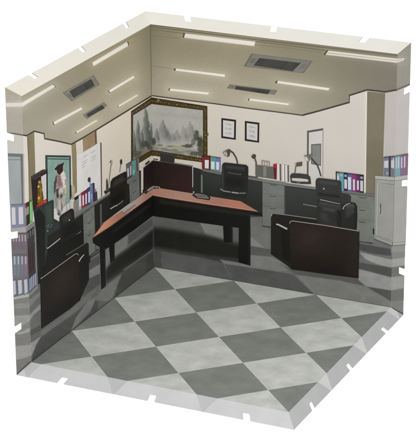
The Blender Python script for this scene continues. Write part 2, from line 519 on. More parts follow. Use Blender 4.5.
board('plaster_wall', 'left_face', ink((197, 190, 180), 'left_face', mottle=0.04, scale=3, rgb2=(208, 199, 184), grad=(1, -1.7, -0.2)), PL)
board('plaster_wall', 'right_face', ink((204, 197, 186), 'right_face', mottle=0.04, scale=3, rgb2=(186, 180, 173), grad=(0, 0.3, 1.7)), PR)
fl = board('side_flange', 'left_side', ink((200, 196, 188), 'left_side', mottle=0.04), PL); fl['label'] = 'folded front flange with three clip notches'
fl = board('top_flange', 'left_top', ink((232, 227, 214), 'left_top', mottle=0.02, scale=5, rgb2=(242, 239, 229), grad=(1, -2.0, -0.1)), PL); fl['label'] = 'cream folded top flange with clip notches'
fl = board('side_flange', 'right_side', ink((198, 195, 190), 'right_side', mottle=0.04), PR); fl['label'] = 'folded front flange with three clip notches'
fl = board('top_flange', 'right_top', ink((244, 241, 231), 'right_top', mottle=0.02, scale=5, rgb2=(229, 226, 218), grad=(0, 0.1, 2.0)), PR); fl['label'] = 'cream folded top flange with clip notches'
tiles = tile_mat('diagonal_floor_tiles', (117, 120, 115), (178, 180, 175), 'floor_face')
tiles_pale = tile_mat('diagonal_floor_tiles_pale', (193, 194, 194), (207, 208, 208), 'floor_front', 0.05, 0.0)  # washed copy of the tiles: flange sheen put into the colour
tiles_pale2 = tile_mat('diagonal_floor_tiles_grey', (182, 183, 183), (207, 208, 207), 'floor_right', 0.05, 0.0)  # greyer washed copy for the right flange, sheen in its colour too
board('tile_floor', 'floor_face', tiles, PF)
board('front_flange', 'floor_front', tiles_pale, PF)
board('front_flange', 'floor_right', tiles_pale2, PF)
# ================================================================== the print on the boards, back to front (photo pixels, laid onto the board planes)
# ------------------------------------------------------------------ ceiling, cornice, pillars, floor area: parts of each board
corL = X(-4, 132.6, 13.4, 133.5, 26.6, 135.7, 34.2, 131.2, 44.1, 133.6, 44.5, 138.6, 60, 141.6, 71.2, 144.3, 82, 138.4, 96.4, 129.7, 110, 121.4, 120, 115.2, 152.6, 95.2)
corR = X(152.0, 95.6, 175, 98.7, 215, 103.7, 250, 108.5, 290, 113.6, 302.2, 115.3, 320, 110.6, 349.4, 102.3, 349.4, 95.4, 367.2, 89.8, 385.4, 91.9, 396.5, 89.9, 418, 80.6)
LIGHTS_L = ((((-4, 105), (21.9, 104.5)), 1), (((21.9, 104.5), (54, 85.6)), 1), (((92.9, 64.4), (127.7, 43.8)), 1), (((54, 123.4), (81.6, 108.3)), .9), (((109.4, 91.4), (134, 76.6)), .9), (((76.2, 132.5), (96.8, 120.4)), .8), (((118.4, 106.4), (137.2, 95.2)), .8))
LIGHTS_R = ((((184.6, 35.6), (254.7, 43.8)), 1), (((175.8, 69.6), (224.8, 75.6)), .9), (((169.8, 89.6), (208.4, 93.5)), .9), (((277.6, 81.9), (329, 89.2)), .9), (((249.6, 99.4), (288.6, 104.3)), .9), (((327, 52.6), (397, 60.6)), 1), (((397, 60.6), (404, 59.2)), .6))
def glow(p, lights): return sum(w * math.exp(-(seg_dist(p, *s) / 4.5) ** 1.3) for s, w in lights)
def ceil_left(x, y):
    top = 96.6 - (max(x, 21.6) - 21.6) * .558; bot = 144.3 - (x - 71) * .615 if x > 71 else 137 + (x - 30) * .18
    t = max(0, min(1, (y - top) / (bot - top)))
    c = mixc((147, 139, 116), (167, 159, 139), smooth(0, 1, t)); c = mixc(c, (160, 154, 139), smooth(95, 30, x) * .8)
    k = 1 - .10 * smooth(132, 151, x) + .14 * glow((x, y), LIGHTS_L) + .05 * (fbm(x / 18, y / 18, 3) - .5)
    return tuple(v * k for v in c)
def ceil_right(x, y):
    top = 24.8 + (x - 150.3) * .1154; bot = 96 + (min(x, 320) - 152) * .13
    t = max(0, min(1, (y - top) / (bot - top)))
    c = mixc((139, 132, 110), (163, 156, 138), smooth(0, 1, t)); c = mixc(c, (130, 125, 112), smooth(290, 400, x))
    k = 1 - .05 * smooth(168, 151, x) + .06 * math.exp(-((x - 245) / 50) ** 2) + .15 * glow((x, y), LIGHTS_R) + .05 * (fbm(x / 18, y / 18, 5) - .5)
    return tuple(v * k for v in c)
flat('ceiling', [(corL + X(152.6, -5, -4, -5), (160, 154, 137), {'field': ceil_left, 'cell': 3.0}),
                 (line(X(84, 62, 150.3, 28.2), 0.7), (138, 129, 104)), (line(X(121, 49, 150.3, 33), 0.6), (141, 132, 106)),
                 (line(X(140, 73, 150.5, 66), 0.6), (144, 134, 109))], PL)
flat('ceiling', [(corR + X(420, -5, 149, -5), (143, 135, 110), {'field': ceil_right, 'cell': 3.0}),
                 (line(X(150.7, 29.3, 184, 33.4), 0.7), (114, 106, 85)), (line(X(150.7, 35.5, 181, 38.5), 0.5), (127, 119, 98)),
                 (line(X(255.4, 41.5, 285, 45, 326, 50.6), 0.8), (114, 107, 90)), (line(X(254, 44.6, 285, 47.6, 322, 52.4), 0.5), (126, 119, 102)),
                 (line(X(151, 65.6, 173.5, 68.8), 0.5), (130, 122, 99)), (line(X(151, 26.6, 260, 40, 398, 55.6), 1.4), (119, 112, 93))], PR)
flat('cornice', [(line(corL, 1.5), (72, 64, 56))], PL)
flat('cornice', [(line(corR[:6], 1.3), (84, 76, 66)), (line(corR[5:], 1.7), (74, 68, 60))], PR)
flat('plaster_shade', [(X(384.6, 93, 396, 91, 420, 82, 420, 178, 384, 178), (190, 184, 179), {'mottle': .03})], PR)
PILL = {'rgb2': (122, 112, 92), 'mottle': 0.05, 'scale': 4}
flat('pillar', [(X(27, 136.4, 34.2, 132, 35.2, 165, 35.6, 205, 29, 205, 28.3, 165), (137, 127, 99), PILL), (X(27, 136.4, 28.2, 136, 29.2, 165, 29.4, 205, 29, 205, 28.3, 165), (112, 102, 80))], PL)
flat('pillar', [(X(71.4, 145, 75.8, 142.6, 76.6, 155, 77, 192, 73, 196, 71.9, 155), (150, 138, 104), PILL)], PL)
flat('pillar', [(X(82.6, 138.8, 95.2, 130.9, 95.8, 144.5, 83.2, 153), (146, 126, 98), {'rgb2': (156, 138, 110)}), (X(94.4, 131.6, 96.4, 130.2, 97, 143.6, 95.2, 144.6), (104, 86, 68))], PL)
flat('pillar', [(X(367.2, 91.2, 385.2, 93, 383.6, 150, 383, 180, 376, 199, 365.4, 195, 366.4, 150), (121, 113, 95), {'rgb2': (127, 119, 101), 'mottle': 0.05, 'scale': 4}),
                (X(365.2, 92.4, 367.2, 91.4, 366.4, 150, 365.8, 193, 364.2, 193), (216, 208, 196))], PR)
flat('fold_shade', [(line(X(150.3, 24.6, 154.2, 267.2), .5), (84, 80, 70))], PL)  # dark line painted for the shade in the corner fold
flat('fold_shade', [(line(X(150.5, 24.7, 398.2, 53.5), .6), (98, 90, 74))], PR)  # painted shade along the top fold
# floor seen in the print, in perspective: dull vinyl tiles, shade under the desk
FA = (104, 106, 102); FB = (126, 128, 123)
kf = {}
ks = {'feather': .9}      # soft edged patches
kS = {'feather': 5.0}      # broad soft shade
Z = W(10, 300, 60)
soft('printed_floor', [
    (X(-5, 299, 13, 299.4, 28.6, 296, 37, 287.4, 41, 280, 120, 215, 154, 180, 157, 300, 30, 400, -5, 400), (98, 99, 97), kf),
    (X(-5, 305, 29.4, 303, 29.4, 300, 40.6, 290.5, 40.6, 295, 33, 303, 29.5, 308, -5, 309), (117, 117, 115), ks),
    (X(-5, 316.6, 29.4, 315, 40.4, 304, 40.6, 309, 34, 314.6, 29.4, 321, 21, 326.5, -5, 326.6), (135, 136, 134), ks),
    (X(-5, 332.5, 21, 332, 29.6, 328, 29.6, 332, 21, 334.2, -5, 334.4), (145, 146, 144), ks),
    (X(29.6, 331, 40.6, 324.4, 41, 330.6, 30, 336), (80, 80, 78), ks),
    (X(-5, 347.5, 30.4, 345, 30.4, 343.2, 41.2, 336, 36, 345, 31.4, 356, -5, 366), (143, 143, 141), ks),
    (X(-5, 360.6, 22, 359.4, 31.2, 355, 31.6, 366, -5, 380), (99, 99, 97), ks),
    (X(31.8, 357.5, 35.8, 346, 41, 337, 70, 316.6, 98, 296.5, 98, 313, 60, 340, 31.8, 363), (80, 81, 79), ks),
    (X(41, 331.5, 70, 310.6, 88, 294, 97, 288, 90, 299, 70, 315.6, 41.4, 336.6), (108, 108, 106), ks),
    (X(88.2, 258, 100, 250, 100, 252, 88.2, 260), (59, 59, 57), ks),
    (X(88.2, 262, 99.6, 255, 99.6, 264, 88.2, 271), (80, 81, 79), ks),
    (X(88.2, 271, 99.8, 264, 99.8, 276, 88.2, 282), (122, 123, 121), ks),
    (X(88.2, 279, 99.8, 273.5, 100.4, 284, 82, 297), (80, 81, 79), ks),
    (X(94.5, 300.5, 101.4, 290.2, 106, 286, 122, 272.6, 117.4, 283.5, 111, 301.4), (114, 114, 112), ks),
    (X(76, 317.5, 88, 301, 97, 296, 90, 312, 70, 333), (118, 119, 117), ks),
    (X(104.6, 248, 109.4, 246, 109.6, 268, 105.4, 279), (113, 113, 111), ks),
    (X(114.2, 244.4, 128, 235.4, 126.8, 247.6, 114.8, 257), (115, 115, 113), ks),
    (X(128, 235.4, 152.6, 217.6, 152.9, 227, 128.2, 247), (82, 83, 81), ks),
    (X(127.8, 245, 152.9, 225.6, 152.9, 229, 127, 248.6), (102, 103, 101), ks),
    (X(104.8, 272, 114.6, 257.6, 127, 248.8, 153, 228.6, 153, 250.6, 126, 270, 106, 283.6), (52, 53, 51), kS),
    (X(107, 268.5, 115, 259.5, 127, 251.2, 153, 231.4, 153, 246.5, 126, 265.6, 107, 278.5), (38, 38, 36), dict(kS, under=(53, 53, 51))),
    (X(123, 272, 153.2, 250, 154.6, 268, 113, 301, 118, 284), (72, 72, 70), ks),
    (line(X(124, 270.2, 152.9, 249.6), 1.4), (95, 96, 94), ks),
    (X(146, 258.6, 153.2, 252, 154.4, 266.6, 146, 273), (64, 64, 62), ks),
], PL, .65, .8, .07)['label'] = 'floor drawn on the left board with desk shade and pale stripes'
soft('printed_floor', [
    (X(152, 190, 222, 206, 255, 212, 300, 220, 330, 238, 374, 236, 392.3, 242.6, 420, 241, 420, 330, 390, 312, 152, 270), (103, 104, 102), kf),
    (X(152.2, 216, 200, 222, 206, 235, 152.6, 227), (87, 87, 85), ks),
    (X(199.4, 222, 224.4, 225.6, 224.4, 240, 206, 235), (115, 115, 113), ks),
    (X(232, 226, 240, 228, 240, 246, 232, 244), (89, 90, 88), ks),
    (X(250.4, 226, 270.6, 229, 271.4, 250, 265, 248.5, 250.4, 237), (108, 108, 106), ks),
    (X(250.4, 236, 265, 248.4, 250.4, 246), (126, 127, 125), ks),
    (X(250.4, 245.6, 271.4, 249.6, 271.4, 257, 250.4, 255), (87, 87, 85), ks),
    (X(250.4, 255, 271.3, 257, 283, 262, 292, 270, 275, 271.4, 240, 266, 224, 262.4, 250, 264), (117, 117, 115), ks),
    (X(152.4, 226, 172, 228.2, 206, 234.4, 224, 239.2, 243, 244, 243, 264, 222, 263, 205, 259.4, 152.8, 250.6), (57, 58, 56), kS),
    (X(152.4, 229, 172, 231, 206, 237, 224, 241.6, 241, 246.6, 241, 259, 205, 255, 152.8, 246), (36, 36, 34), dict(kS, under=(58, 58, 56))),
    (X(152.6, 250, 205, 258.6, 222.4, 262.6, 232.8, 280.4, 233, 290, 154.2, 268), (83, 84, 82), ks),
    (X(152.6, 249.6, 161, 251, 161.6, 272, 154.2, 268), (71, 72, 70), ks),
    (X(219.6, 259.4, 250, 264.6, 275, 270.4, 275, 272.6, 224.4, 264.2), (114, 115, 113), ks),
    (X(224.2, 263.7, 275, 271.2, 293, 274.6, 315, 295, 310, 302, 232.8, 280.6), (82, 83, 81), ks),
    (X(280, 264, 292, 268.8, 345, 277, 345, 281.6, 295.8, 274.8), (89, 90, 88), ks),
    (X(295.8, 274.6, 345, 281.4, 366, 286.6, 391, 301, 393, 312, 315.4, 295.4), (119, 119, 117), ks),
    (X(330, 275.4, 358, 279, 366, 286.2, 345, 282), (88, 89, 87), ks),
    (X(359.8, 233, 374, 240.6, 372, 243.4, 359.8, 242), (108, 108, 106), ks),
    (X(359.6, 243.4, 391, 249, 391, 256, 370, 253.2, 359.6, 249.6), (73, 74, 72), ks),
    (X(359.4, 252, 391, 259.6, 420, 255, 420, 262, 391, 267.6, 376, 264, 364.6, 258.6), (145, 146, 144), ks),
    (X(358.8, 262.4, 378, 265.6, 391, 267.6, 420, 263, 420, 272, 391, 277, 358.6, 268.6), (78, 78, 76), ks),
    (X(358.6, 269, 391, 277.4, 420, 275, 420, 284, 391, 290.4, 366.5, 286.6, 358.4, 280), (138, 139, 137), ks),
    (X(366.5, 286.6, 391, 290.6, 420, 286.8, 420, 299, 391.2, 301.4), (80, 81, 79), ks),
    (X(391, 244.6, 420, 241.6, 420, 249.6, 391, 252.6), (122, 123, 121), ks),
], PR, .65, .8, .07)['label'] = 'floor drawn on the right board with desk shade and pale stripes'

flat('floor_seam_shade', [(line(X(154.2, 267, 30.4, 361.6), .55), (58, 59, 57)), (line(X(30.4, 361.4, 16.4, 374.6), .9), (62, 62, 60), {'pale': 0})], PL)  # painted shade of the gap where the left wall meets the floor
flat('floor_seam_shade', [(line(X(154.2, 267, 390.6, 307.2), .55), (64, 65, 62)), (line(X(390.6, 307.2, 403.6, 314), .9), (60, 60, 58), {'pale': 0})], PR)  # same painted gap shade under the right wall

# ------------------------------------------------------------------ ceiling lights
def light_strip(poly, dark, label, hot=(230, 225, 216), rim=(206, 199, 184)):
    t = thing('ceiling_light', label, 'ceiling light', poly[0], 'strip lights printed on the ceiling')
    flat('housing', [(poly, rim), (dark, (96, 88, 72))], t)
    n = len(poly) // 2; qs = []
    mixp = lambda p, q, f: (p[0] + (q[0] - p[0]) * f, p[1] + (q[1] - p[1]) * f)
    for k in range(n - 1):
        a0, b0, a1, b1 = poly[k], poly[-1 - k], poly[k + 1], poly[-2 - k]
        qs.append([mixp(a0, b0, .12), mixp(a1, b1, .12), mixp(a1, b1, .84), mixp(a0, b0, .84)])
    flat('diffuser', [(qs, hot, {'mottle': .02, 'rough': .35})], t)
    return t
light_strip(X(-4, 102.8, 21.9, 102.3, 53, 84.2, 55.2, 87, 22.7, 106.8, -4, 107.4), X(52.4, 84.2, 53.4, 83.8, 55.8, 87, 55, 87.6), 'long strip light that bends onto the left front flange')
light_strip(X(92.2, 62.4, 127, 41.7, 128.4, 46, 93.7, 66.2), X(127, 41.6, 128.6, 41, 128.9, 45.6, 128.2, 46.2), 'widest strip light on the left board, close to the top fold near the corner')
light_strip(X(53.2, 122.1, 81.2, 107, 82.2, 109.6, 54.4, 124.7), X(52.4, 122, 53.6, 121.4, 54.8, 124.8, 53.4, 125), 'strip light left of the two vents and below the larger one on the left ceiling')
light_strip(X(108.7, 90.5, 133.6, 75.4, 134.3, 77.9, 110.2, 92.4), X(108, 90.4, 109, 90, 110.4, 92.6, 109.2, 92.8), 'strip light on the left ceiling between the widest strip and the shortest strip')
light_strip(X(75.8, 131.8, 96.4, 119.6, 97.2, 121.2, 76.7, 133.2), X(75, 132, 76, 131.5, 76.9, 133.3, 75.8, 133.6), 'strip light below the smaller left vent, directly above the brown pillar top')
light_strip(X(118, 105.6, 136.8, 94.4, 137.6, 96, 118.7, 107.1), X(117.4, 105.8, 118.2, 105.3, 119, 107.2, 118, 107.4), 'short strip light just above the cornice over the painting, on the left ceiling')
light_strip(X(185.3, 33.2, 255.4, 41.5, 254, 46.2, 183.9, 37.9), X(183.2, 32.6, 185.6, 33.2, 184.2, 38, 182.6, 37.4), 'long wide strip light nearest the top fold and corner of the right board')
light_strip(X(176, 68.4, 225, 74.3, 224.6, 77, 175.5, 70.7), X(174, 68.2, 176.1, 68.4, 175.6, 70.8, 173.6, 70.4), 'middle of three stacked strip lights left of the large right vent')
light_strip(X(170.4, 88.4, 208.8, 92.4, 208, 94.7, 169.4, 90.8), X(169, 88.2, 170.5, 88.4, 169.5, 90.9, 168.4, 90.6), 'strip light just above the right half of the landscape painting')
light_strip(X(278, 80.6, 329.8, 88, 328.2, 90.5, 277, 83.2), X(275.6, 81, 278.1, 80.5, 277.1, 83.4, 275, 83.2), 'strip light right of the smaller right vent and under the larger one')
light_strip(X(250, 98.3, 289.2, 103.4, 288.1, 105.2, 249, 100.5), X(248.6, 98.4, 250.1, 98.3, 249.1, 100.6, 247.8, 100.4), 'strip light just under the smaller right vent, above the framed certificates')
t = light_strip(X(328.6, 50.4, 397.4, 58.4, 404.6, 57.9, 403.4, 60.4, 396.6, 62.9, 325.4, 54.8), X(326.6, 50.2, 328.8, 50.4, 325.6, 55, 323.2, 54.6), 'long twin tube strip light that bends onto the right front flange')
flat('tube_gap', [(line(X(327.4, 52.8, 397, 60.6, 403, 59), 0.9), (182, 175, 163))], t)

# ------------------------------------------------------------------ air vents
def vent(outer, grille, label, louvres, shade=(50, 50, 48), fr=(131, 129, 121)):
    t = thing('ceiling_vent', label, 'air vent', outer[3], 'air vents printed on the ceiling')
    flat('frame', [(outer, (112, 108, 98)), (inset(outer, 0.94), fr, {'rgb2': (118, 117, 112)}),
                   (quad_at(outer, .05, .32, .13, .68), (110, 108, 100)), (quad_at(outer, .88, .3, .95, .66), (118, 116, 108))], t)
    g = [(grille, shade, {'rgb2': (62, 62, 60)})]
    for k in range(louvres):
        v = (k + 0.5) / louvres
        g.append((quad_at(grille, .02, v - .05, .98, v + .05), (78, 78, 75)))
    g.append((line([tuple((grille[0][i] * .32 + grille[1][i] * .68) for i in (0, 1)), tuple((grille[3][i] * .32 + grille[2][i] * .68) for i in (0, 1))], .5), (44, 44, 42)))
    flat('grille', g, t)
vent(X(62.6, 92.7, 93.6, 75.2, 99.6, 84.6, 71.9, 101.4), X(69.3, 91.2, 91.1, 78.9, 94.5, 85.7, 73.5, 98), 'larger air vent on the left ceiling with dark grille', 5)
vent(X(82.8, 114.8, 103.6, 102.1, 107.2, 105.6, 87, 119), X(86.6, 113.9, 101.9, 104.8, 104.7, 108.2, 88, 117.2), 'smaller air vent on the left ceiling', 3)
vent(X(251.2, 53.6, 312.8, 61, 303.6, 73.1, 243.8, 66.4), X(259.6, 57.9, 301, 62.8, 292.6, 71.2, 253.7, 65.4), 'larger air vent on the right ceiling with dark grille', 5)
vent(X(230, 84.3, 277.4, 90.2, 274.6, 94.7, 227, 88.2), X(236, 86, 270.5, 90, 268, 94.2, 235, 89.2), 'smaller air vent on the right ceiling, above the framed certificates', 3)

# ------------------------------------------------------------------ windows, whiteboard, certificates, painting
t = thing('window', 'grey window folded across the left front flange above the blue binders', 'window', (15, 203))
flat('pane', [(X(-4, 154, 21.6, 155, 22.6, 204, -4, 204), (134, 145, 148), {'rgb2': (152, 160, 162), 'mottle': .06, 'stretch': (1, 1, .3)}), (X(-4, 158.5, 20.4, 159, 20.4, 160.2, -4, 160), (108, 118, 122))], t)
flat('frame', [(X(-4, 152.8, 22.8, 154, 22.9, 157, -4, 156), (74, 80, 84)), (X(20.3, 155, 22.8, 155, 23.6, 204, 21.8, 204), (70, 76, 80)), (X(22.8, 154, 23.9, 154.6, 24.6, 204, 23.6, 204), (168, 164, 158))], t)
t = thing('window', 'teal window in dark frame behind the robed figurine', 'window', (58, 203))
flat('pane', [(X(46, 156, 70, 156.4, 70.4, 206, 46, 210), (122, 150, 141), {'rgb2': (134, 160, 152), 'mottle': .06})], t)
flat('frame', [(X(45.2, 155.1, 70.6, 155.6, 70.6, 157.4, 45.2, 157), (52, 66, 62)), (X(46, 158.2, 70, 158.7, 70, 159.8, 46, 159.3), (62, 84, 78)), (X(45.2, 155.1, 47.2, 155.1, 47.8, 204, 46, 205), (58, 72, 68)), (X(69, 156, 70.6, 155.6, 71, 199, 69.4, 200), (60, 70, 66))], t)
t = thing('whiteboard', 'pale whiteboard with a few handwritten lines above the left binders', 'whiteboard', (90, 190))
flat('board', [(X(77, 154.8, 83.2, 152, 97, 144, 100.2, 142.6, 101, 196, 78, 205), (203, 201, 198), {'rgb2': (209, 206, 203), 'mottle': .03})], t)
wl = []
for (x0, y0, x1, y1) in ((81.6, 163, 87.6, 159.2), (81, 165.6, 86.8, 161.8), (81.4, 168.2, 85.2, 165.6), (91, 158, 96.6, 154.4), (91, 160.6, 95.8, 157.4), (83, 157.4, 88, 154.4), (90.6, 153, 95.4, 150)):
    n = 5
    wl += line([(x0 + (x1 - x0) * k / n, y0 + (y1 - y0) * k / n + (.3 if k % 2 else -.1)) for k in range(n + 1)], .45)
flat('lettering', [(wl, (150, 148, 147))], t)
flat('edge_strip', [(X(99.9, 142.6, 101.4, 142.6, 102, 196, 100.8, 197), (98, 90, 84))], t)
t = thing('door', 'pale door with dark frame and small grey window on the right board', 'door', (315, 176))
flat('door_leaf', [(X(308.8, 132, 323, 129.6, 322.8, 178, 308.6, 178), (199, 195, 191), {'mottle': .03})], t)
flat('frame', [(X(307.2, 130.8, 309, 131.4, 308.6, 178, 307, 178), (92, 88, 84)), (X(307.2, 130.8, 323.3, 128.2, 323.3, 130.2, 307.2, 132.8), (92, 88, 84)), (X(322.7, 129, 323.5, 129, 323.1, 178, 322.4, 178), (150, 145, 140))], t)
w = flat('window', [(X(311.2, 144.2, 321.3, 143.4, 321.1, 165.9, 311.2, 163.9), (100, 99, 97))], t)
flat('pane', [(X(312.2, 145.4, 320.4, 144.8, 320.2, 164.6, 312.2, 162.8), (118, 118, 115), {'rgb2': (136, 136, 133), 'mottle': .1, 'scale': 4})], w)
def certificate(o, i, label, seed):
    t = thing('framed_certificate', label, 'framed certificate', o[3], 'framed certificates')
    flat('frame', [(ring(o, i), (44, 40, 38))], t)
    flat('paper', [(i, (196, 194, 192), {'mottle': .03})], t)
    rnd = random.Random(seed); st = []
    for r in range(3):
        v0 = 0.13 + r * 0.27
        for c in range(2):
            pts = []
            for k in range(7):
                q = quad_at(i, 0.22 + c * .3 + k * .042, v0 + rnd.uniform(0, .17), 1, 1)[0]; pts.append(q)
            st += line(pts, .38)
    flat('brush_writing', [(st, (120, 119, 118))], t)
certificate(X(221.5, 118, 236.1, 119.8, 235.8, 139.7, 221.4, 137.9), X(223.1, 120, 234.3, 121.5, 234, 137.9, 223.1, 136.1), 'left framed certificate in a black frame, nearer the painting', 3)
certificate(X(245, 120.9, 259.4, 122.7, 259.1, 142.6, 244.9, 140.7), X(246.8, 122.9, 257.7, 124.4, 257.4, 140.7, 246.8, 139), 'right framed certificate in a black frame, above the small lamp', 8)

t = thing('painting', 'misty mountain ink painting in a gilt frame bent round the room corner', 'painting', (152, 158))
cv = X(132.4, 114.6, 151.5, 103, 204, 109.4, 204.2, 160, 151.6, 152, 132.4, 163)
rnd = random.Random(12)
def ragged(pts, amp, n=5):
    out = []
    for k in range(len(pts)):
        a, b = pts[k], pts[(k + 1) % len(pts)]
        for j in range(n):
            f = j / n; out.append((a[0] + (b[0] - a[0]) * f + rnd.uniform(-amp, amp), a[1] + (b[1] - a[1]) * f + rnd.uniform(-amp, amp)))
    return out
# misty peaks: (x, top, half width, foot, strength, lean)
PEAKS = ((162, 121.5, 5.6, 143, .62, .8), (167.6, 129, 4.2, 143, .5, .4), (156.6, 130, 3.6, 145, .7, 0), (176.5, 131, 5, 143, .38, -.4), (183.4, 127.5, 4.6, 144, .36, .3), (190, 123, 5.4, 144, .42, .6), (172, 134, 5, 143, .34, 0),
         (145.3, 108.6, 4.4, 154, .95, .5), (137.4, 122.2, 3.3, 156, .85, .3), (150.8, 125, 3, 152, .9, -.3), (133.8, 132, 2.2, 158, .9, 0), (141.4, 131, 2.6, 152, .8, 0))
def landscape(x, y):
    paper = mixc((172, 170, 163), (158, 157, 150), fbm(x / 9, y / 9, 8))
    c = mixc(paper, (150, 149, 143), .45 * math.exp(-((y - 113 - (x - 152) * .1) / 2.2) ** 2) * (x > 152))
    for k, (px, top, w, foot, st, lean) in enumerate(PEAKS):
        if not top - 2 < y < foot + 3: continue
        v = (y - top) / (foot - top)
        if v < -.1 or v > 1.1: continue
        wob = (fbm(y / 3.5, k * 7.3, 20 + k) - .5) * w * .55
        half = w * 1.25 * (max(0.01, v) ** .38) * (.72 + .28 * v) * (.85 + .3 * fbm(y / 1.8, k * 3.1, 80 + k))
        d = (x - px - lean * v * 2 - wob)
        edge = smooth(half + .8, half - .8, abs(d))
        if edge <= 0: continue
        streak = fbm(x * .9, y / 5, 40 + k); shade = .45 + .55 * smooth(-half, half, d) 
        mist = 1 - smooth(.5, 1.02, v) * (.85 if x > 152 else .35)
        c = mixc(c, (70, 75, 70) if x < 153 else (84, 85, 81), edge * st * mist * (.45 + .55 * streak) * shade * 1.3)
    # banks, reeds and the dark trees
    bank = 145.2 + (x - 152) * .075 if x > 152 else 146 - (x - 152) * .25
    n = fbm(x / 2.4, y / 1.6, 60)
    if y > bank: c = mixc(c, mixc((112, 112, 98), (150, 149, 138), smooth(.35, .7, fbm(x / 5, y / 2, 61))), smooth(bank, bank + 2.5, y) * .8)
    c = mixc(c, (132, 132, 88), .8 * math.exp(-((y - bank + .6) / .8) ** 2) * smooth(.38, .6, fbm(x / 6, 2, 62)) * (x > 154))
    for bx, by_, rx, ry, st in ((188, 146, 6, 2, 1), (194.5, 153.4, 5.6, 2.2, .9), (201, 147, 3.4, 9, 1.1), (197, 136.5, 3, 5, .9), (199.6, 141, 3.6, 5, 1), (196.6, 132, 2, 2, .8), (193.4, 142, 2.4, 4.4, .6), (202, 154, 2, 4, 1), (144.6, 144.4, 4.6, 3.6, 1), (154, 141.6, 1.9, 4.4, 1), (149.6, 148, 3, 3, .7), (137, 154, 5, 4, .8), (134.4, 149, 2, 5, .6), (170, 146.4, 4, .9, .5), (160, 145.2, 3, .9, .5), (182, 155.4, 4, 1.4, .5)):
        r = ((x - bx) / rx) ** 2 + ((y - by_) / ry) ** 2
        if r < 2.6: c = mixc(c, mixc((44, 46, 40), (80, 84, 66), fbm(x * .8, y * .8, 70)), min(1, st) * smooth(1.5, .25, r + (n - .5) * 2.2) * (.55 + .6 * n))
    return c
art = [(cv, (165, 164, 157), {'field': landscape, 'cell': .55})]
flat('canvas', art, t)
GILT = {'rgb2': (54, 46, 26), 'mottle': .3, 'scale': 40}
fo = X(131, 111.5, 151.5, 97.6, 207.4, 106.4, 207.6, 157, 203.6, 162.4, 151.6, 155.4, 131, 168)
fi = X(132.9, 115, 151.5, 103.6, 203, 109.9, 203.2, 156, 203, 158, 151.6, 149.6, 132.9, 160.4)
orn = []
for (a, b, n) in (((131.9, 113.4), (151.5, 100.7), 12), ((151.5, 100.7), (205.2, 108.4), 26), ((205.3, 108.4), (205.4, 156), 22), ((151.6, 152.4), (203, 160.4), 24)):
    for k in range(n):
        f = (k + .5) / n; orn.append(disc(a[0] + (b[0] - a[0]) * f + rnd.uniform(-.3, .3), a[1] + (b[1] - a[1]) * f + rnd.uniform(-.5, .5), rnd.uniform(.4, .85), rnd.uniform(.4, .8), 7))
flat('gilt_frame', [(ring(fo, fi), (74, 63, 38), GILT), (orn[::2], (128, 112, 62), {'mottle': .25, 'scale': 40}), (orn[1::2], (104, 90, 52), {'mottle': .25, 'scale': 40}),
                    (line(X(132.9, 115, 151.5, 103.6, 203, 109.9), .5), (40, 34, 22)), (line(fo[:3], .5), (52, 44, 28)),
                    (disc(158.5, 100.4, 1.5, 1.6, 9), (122, 106, 58)), (disc(207.4, 134.2, 1.2, 1.8, 9), (96, 84, 48))], t)

# ================================================================== LEFT BOARD furniture
def binder(q, col, label, group, lab=(.2, .22, .8, .75), labcol=(205, 204, 208), dark=None, extra=None):
    """A ring binder standing spine out: q = spine corners (top-left, top-right, bottom-right, bottom-left)."""
    def mute(c): m = sum(c) / 3; return tuple(round((v + (m - v) * .24) * .97) for v in c)
    col = mute(col)
    t = thing('ring_binder', label, 'binder', q[3], group)
    its = [(q, col, {'mottle': .08})]
    if dark: its.append((quad_at(q, .86, 0, 1, 1), dark))
    its.append((quad_at(q, 0, 0, 1, .05), tuple(int(v * .72) for v in col)))
    flat('spine', its, t)
    if lab: flat('spine_label', [(quad_at(q, *lab), labcol, {'mottle': .04})], t)
    return t
FIG = thing('figurine', 'robed figurine with dark pointed hat in front of the teal window', 'figurine', (60, 214))
rb = [(X(57.4, 171, 60, 167.6, 62.6, 168.6, 65, 172.6, 66.4, 180, 66.6, 192, 66.2, 199, 63.6, 208, 60.4, 215.4, 57.8, 213.6, 55, 205, 53.2, 194, 53, 184, 54.4, 176.4), (150, 146, 138), {'rgb2': (112, 109, 102), 'mottle': .3, 'scale': 22})]
def cloth(pts, c, n=4, amp=.35, f=.7): rb.append((ragged(pts, amp, n), c, {'mottle': .2, 'scale': 40, 'feather': f, 'under': (134, 130, 122)}))
cloth(X(60.4, 170.4, 62.6, 170, 65, 174, 66, 181, 65.6, 188, 63.4, 189, 62, 182, 60.6, 176), (208, 204, 197))
cloth(X(55.2, 176.6, 57, 174.6, 56.6, 181, 55.4, 188, 54.6, 195, 53.6, 191, 53.6, 184), (66, 65, 60))
cloth(X(57.6, 176, 59.6, 175, 60.6, 179, 60.2, 184, 59, 188.6, 57.4, 184), (132, 104, 106)); cloth(X(58.6, 176.8, 59.8, 176.4, 60, 179.8, 58.8, 180.4), (166, 86, 104), 2, .2)
cloth(X(60.6, 183, 62.6, 182.4, 62.2, 185.2, 60.2, 186), (158, 88, 102), 2, .2); cloth(X(64.4, 179.6, 65.8, 179, 66, 184.8, 64.8, 185.4), (182, 124, 138), 2, .2)
cloth(X(64, 187, 66, 186.4, 66.2, 193.4, 64.4, 193.6), (188, 182, 132), 3, .25); cloth(X(58.6, 189.4, 62.6, 187.4, 63, 191.6, 59.4, 193.4), (192, 187, 179))
cloth(X(56, 189, 58.4, 188.4, 58, 192, 58.8, 196, 57, 199, 55.8, 195), (64, 62, 58), 3, .3); cloth(X(60, 194.6, 62.2, 194, 62, 197.6, 60.2, 198), (72, 68, 64), 3, .3)
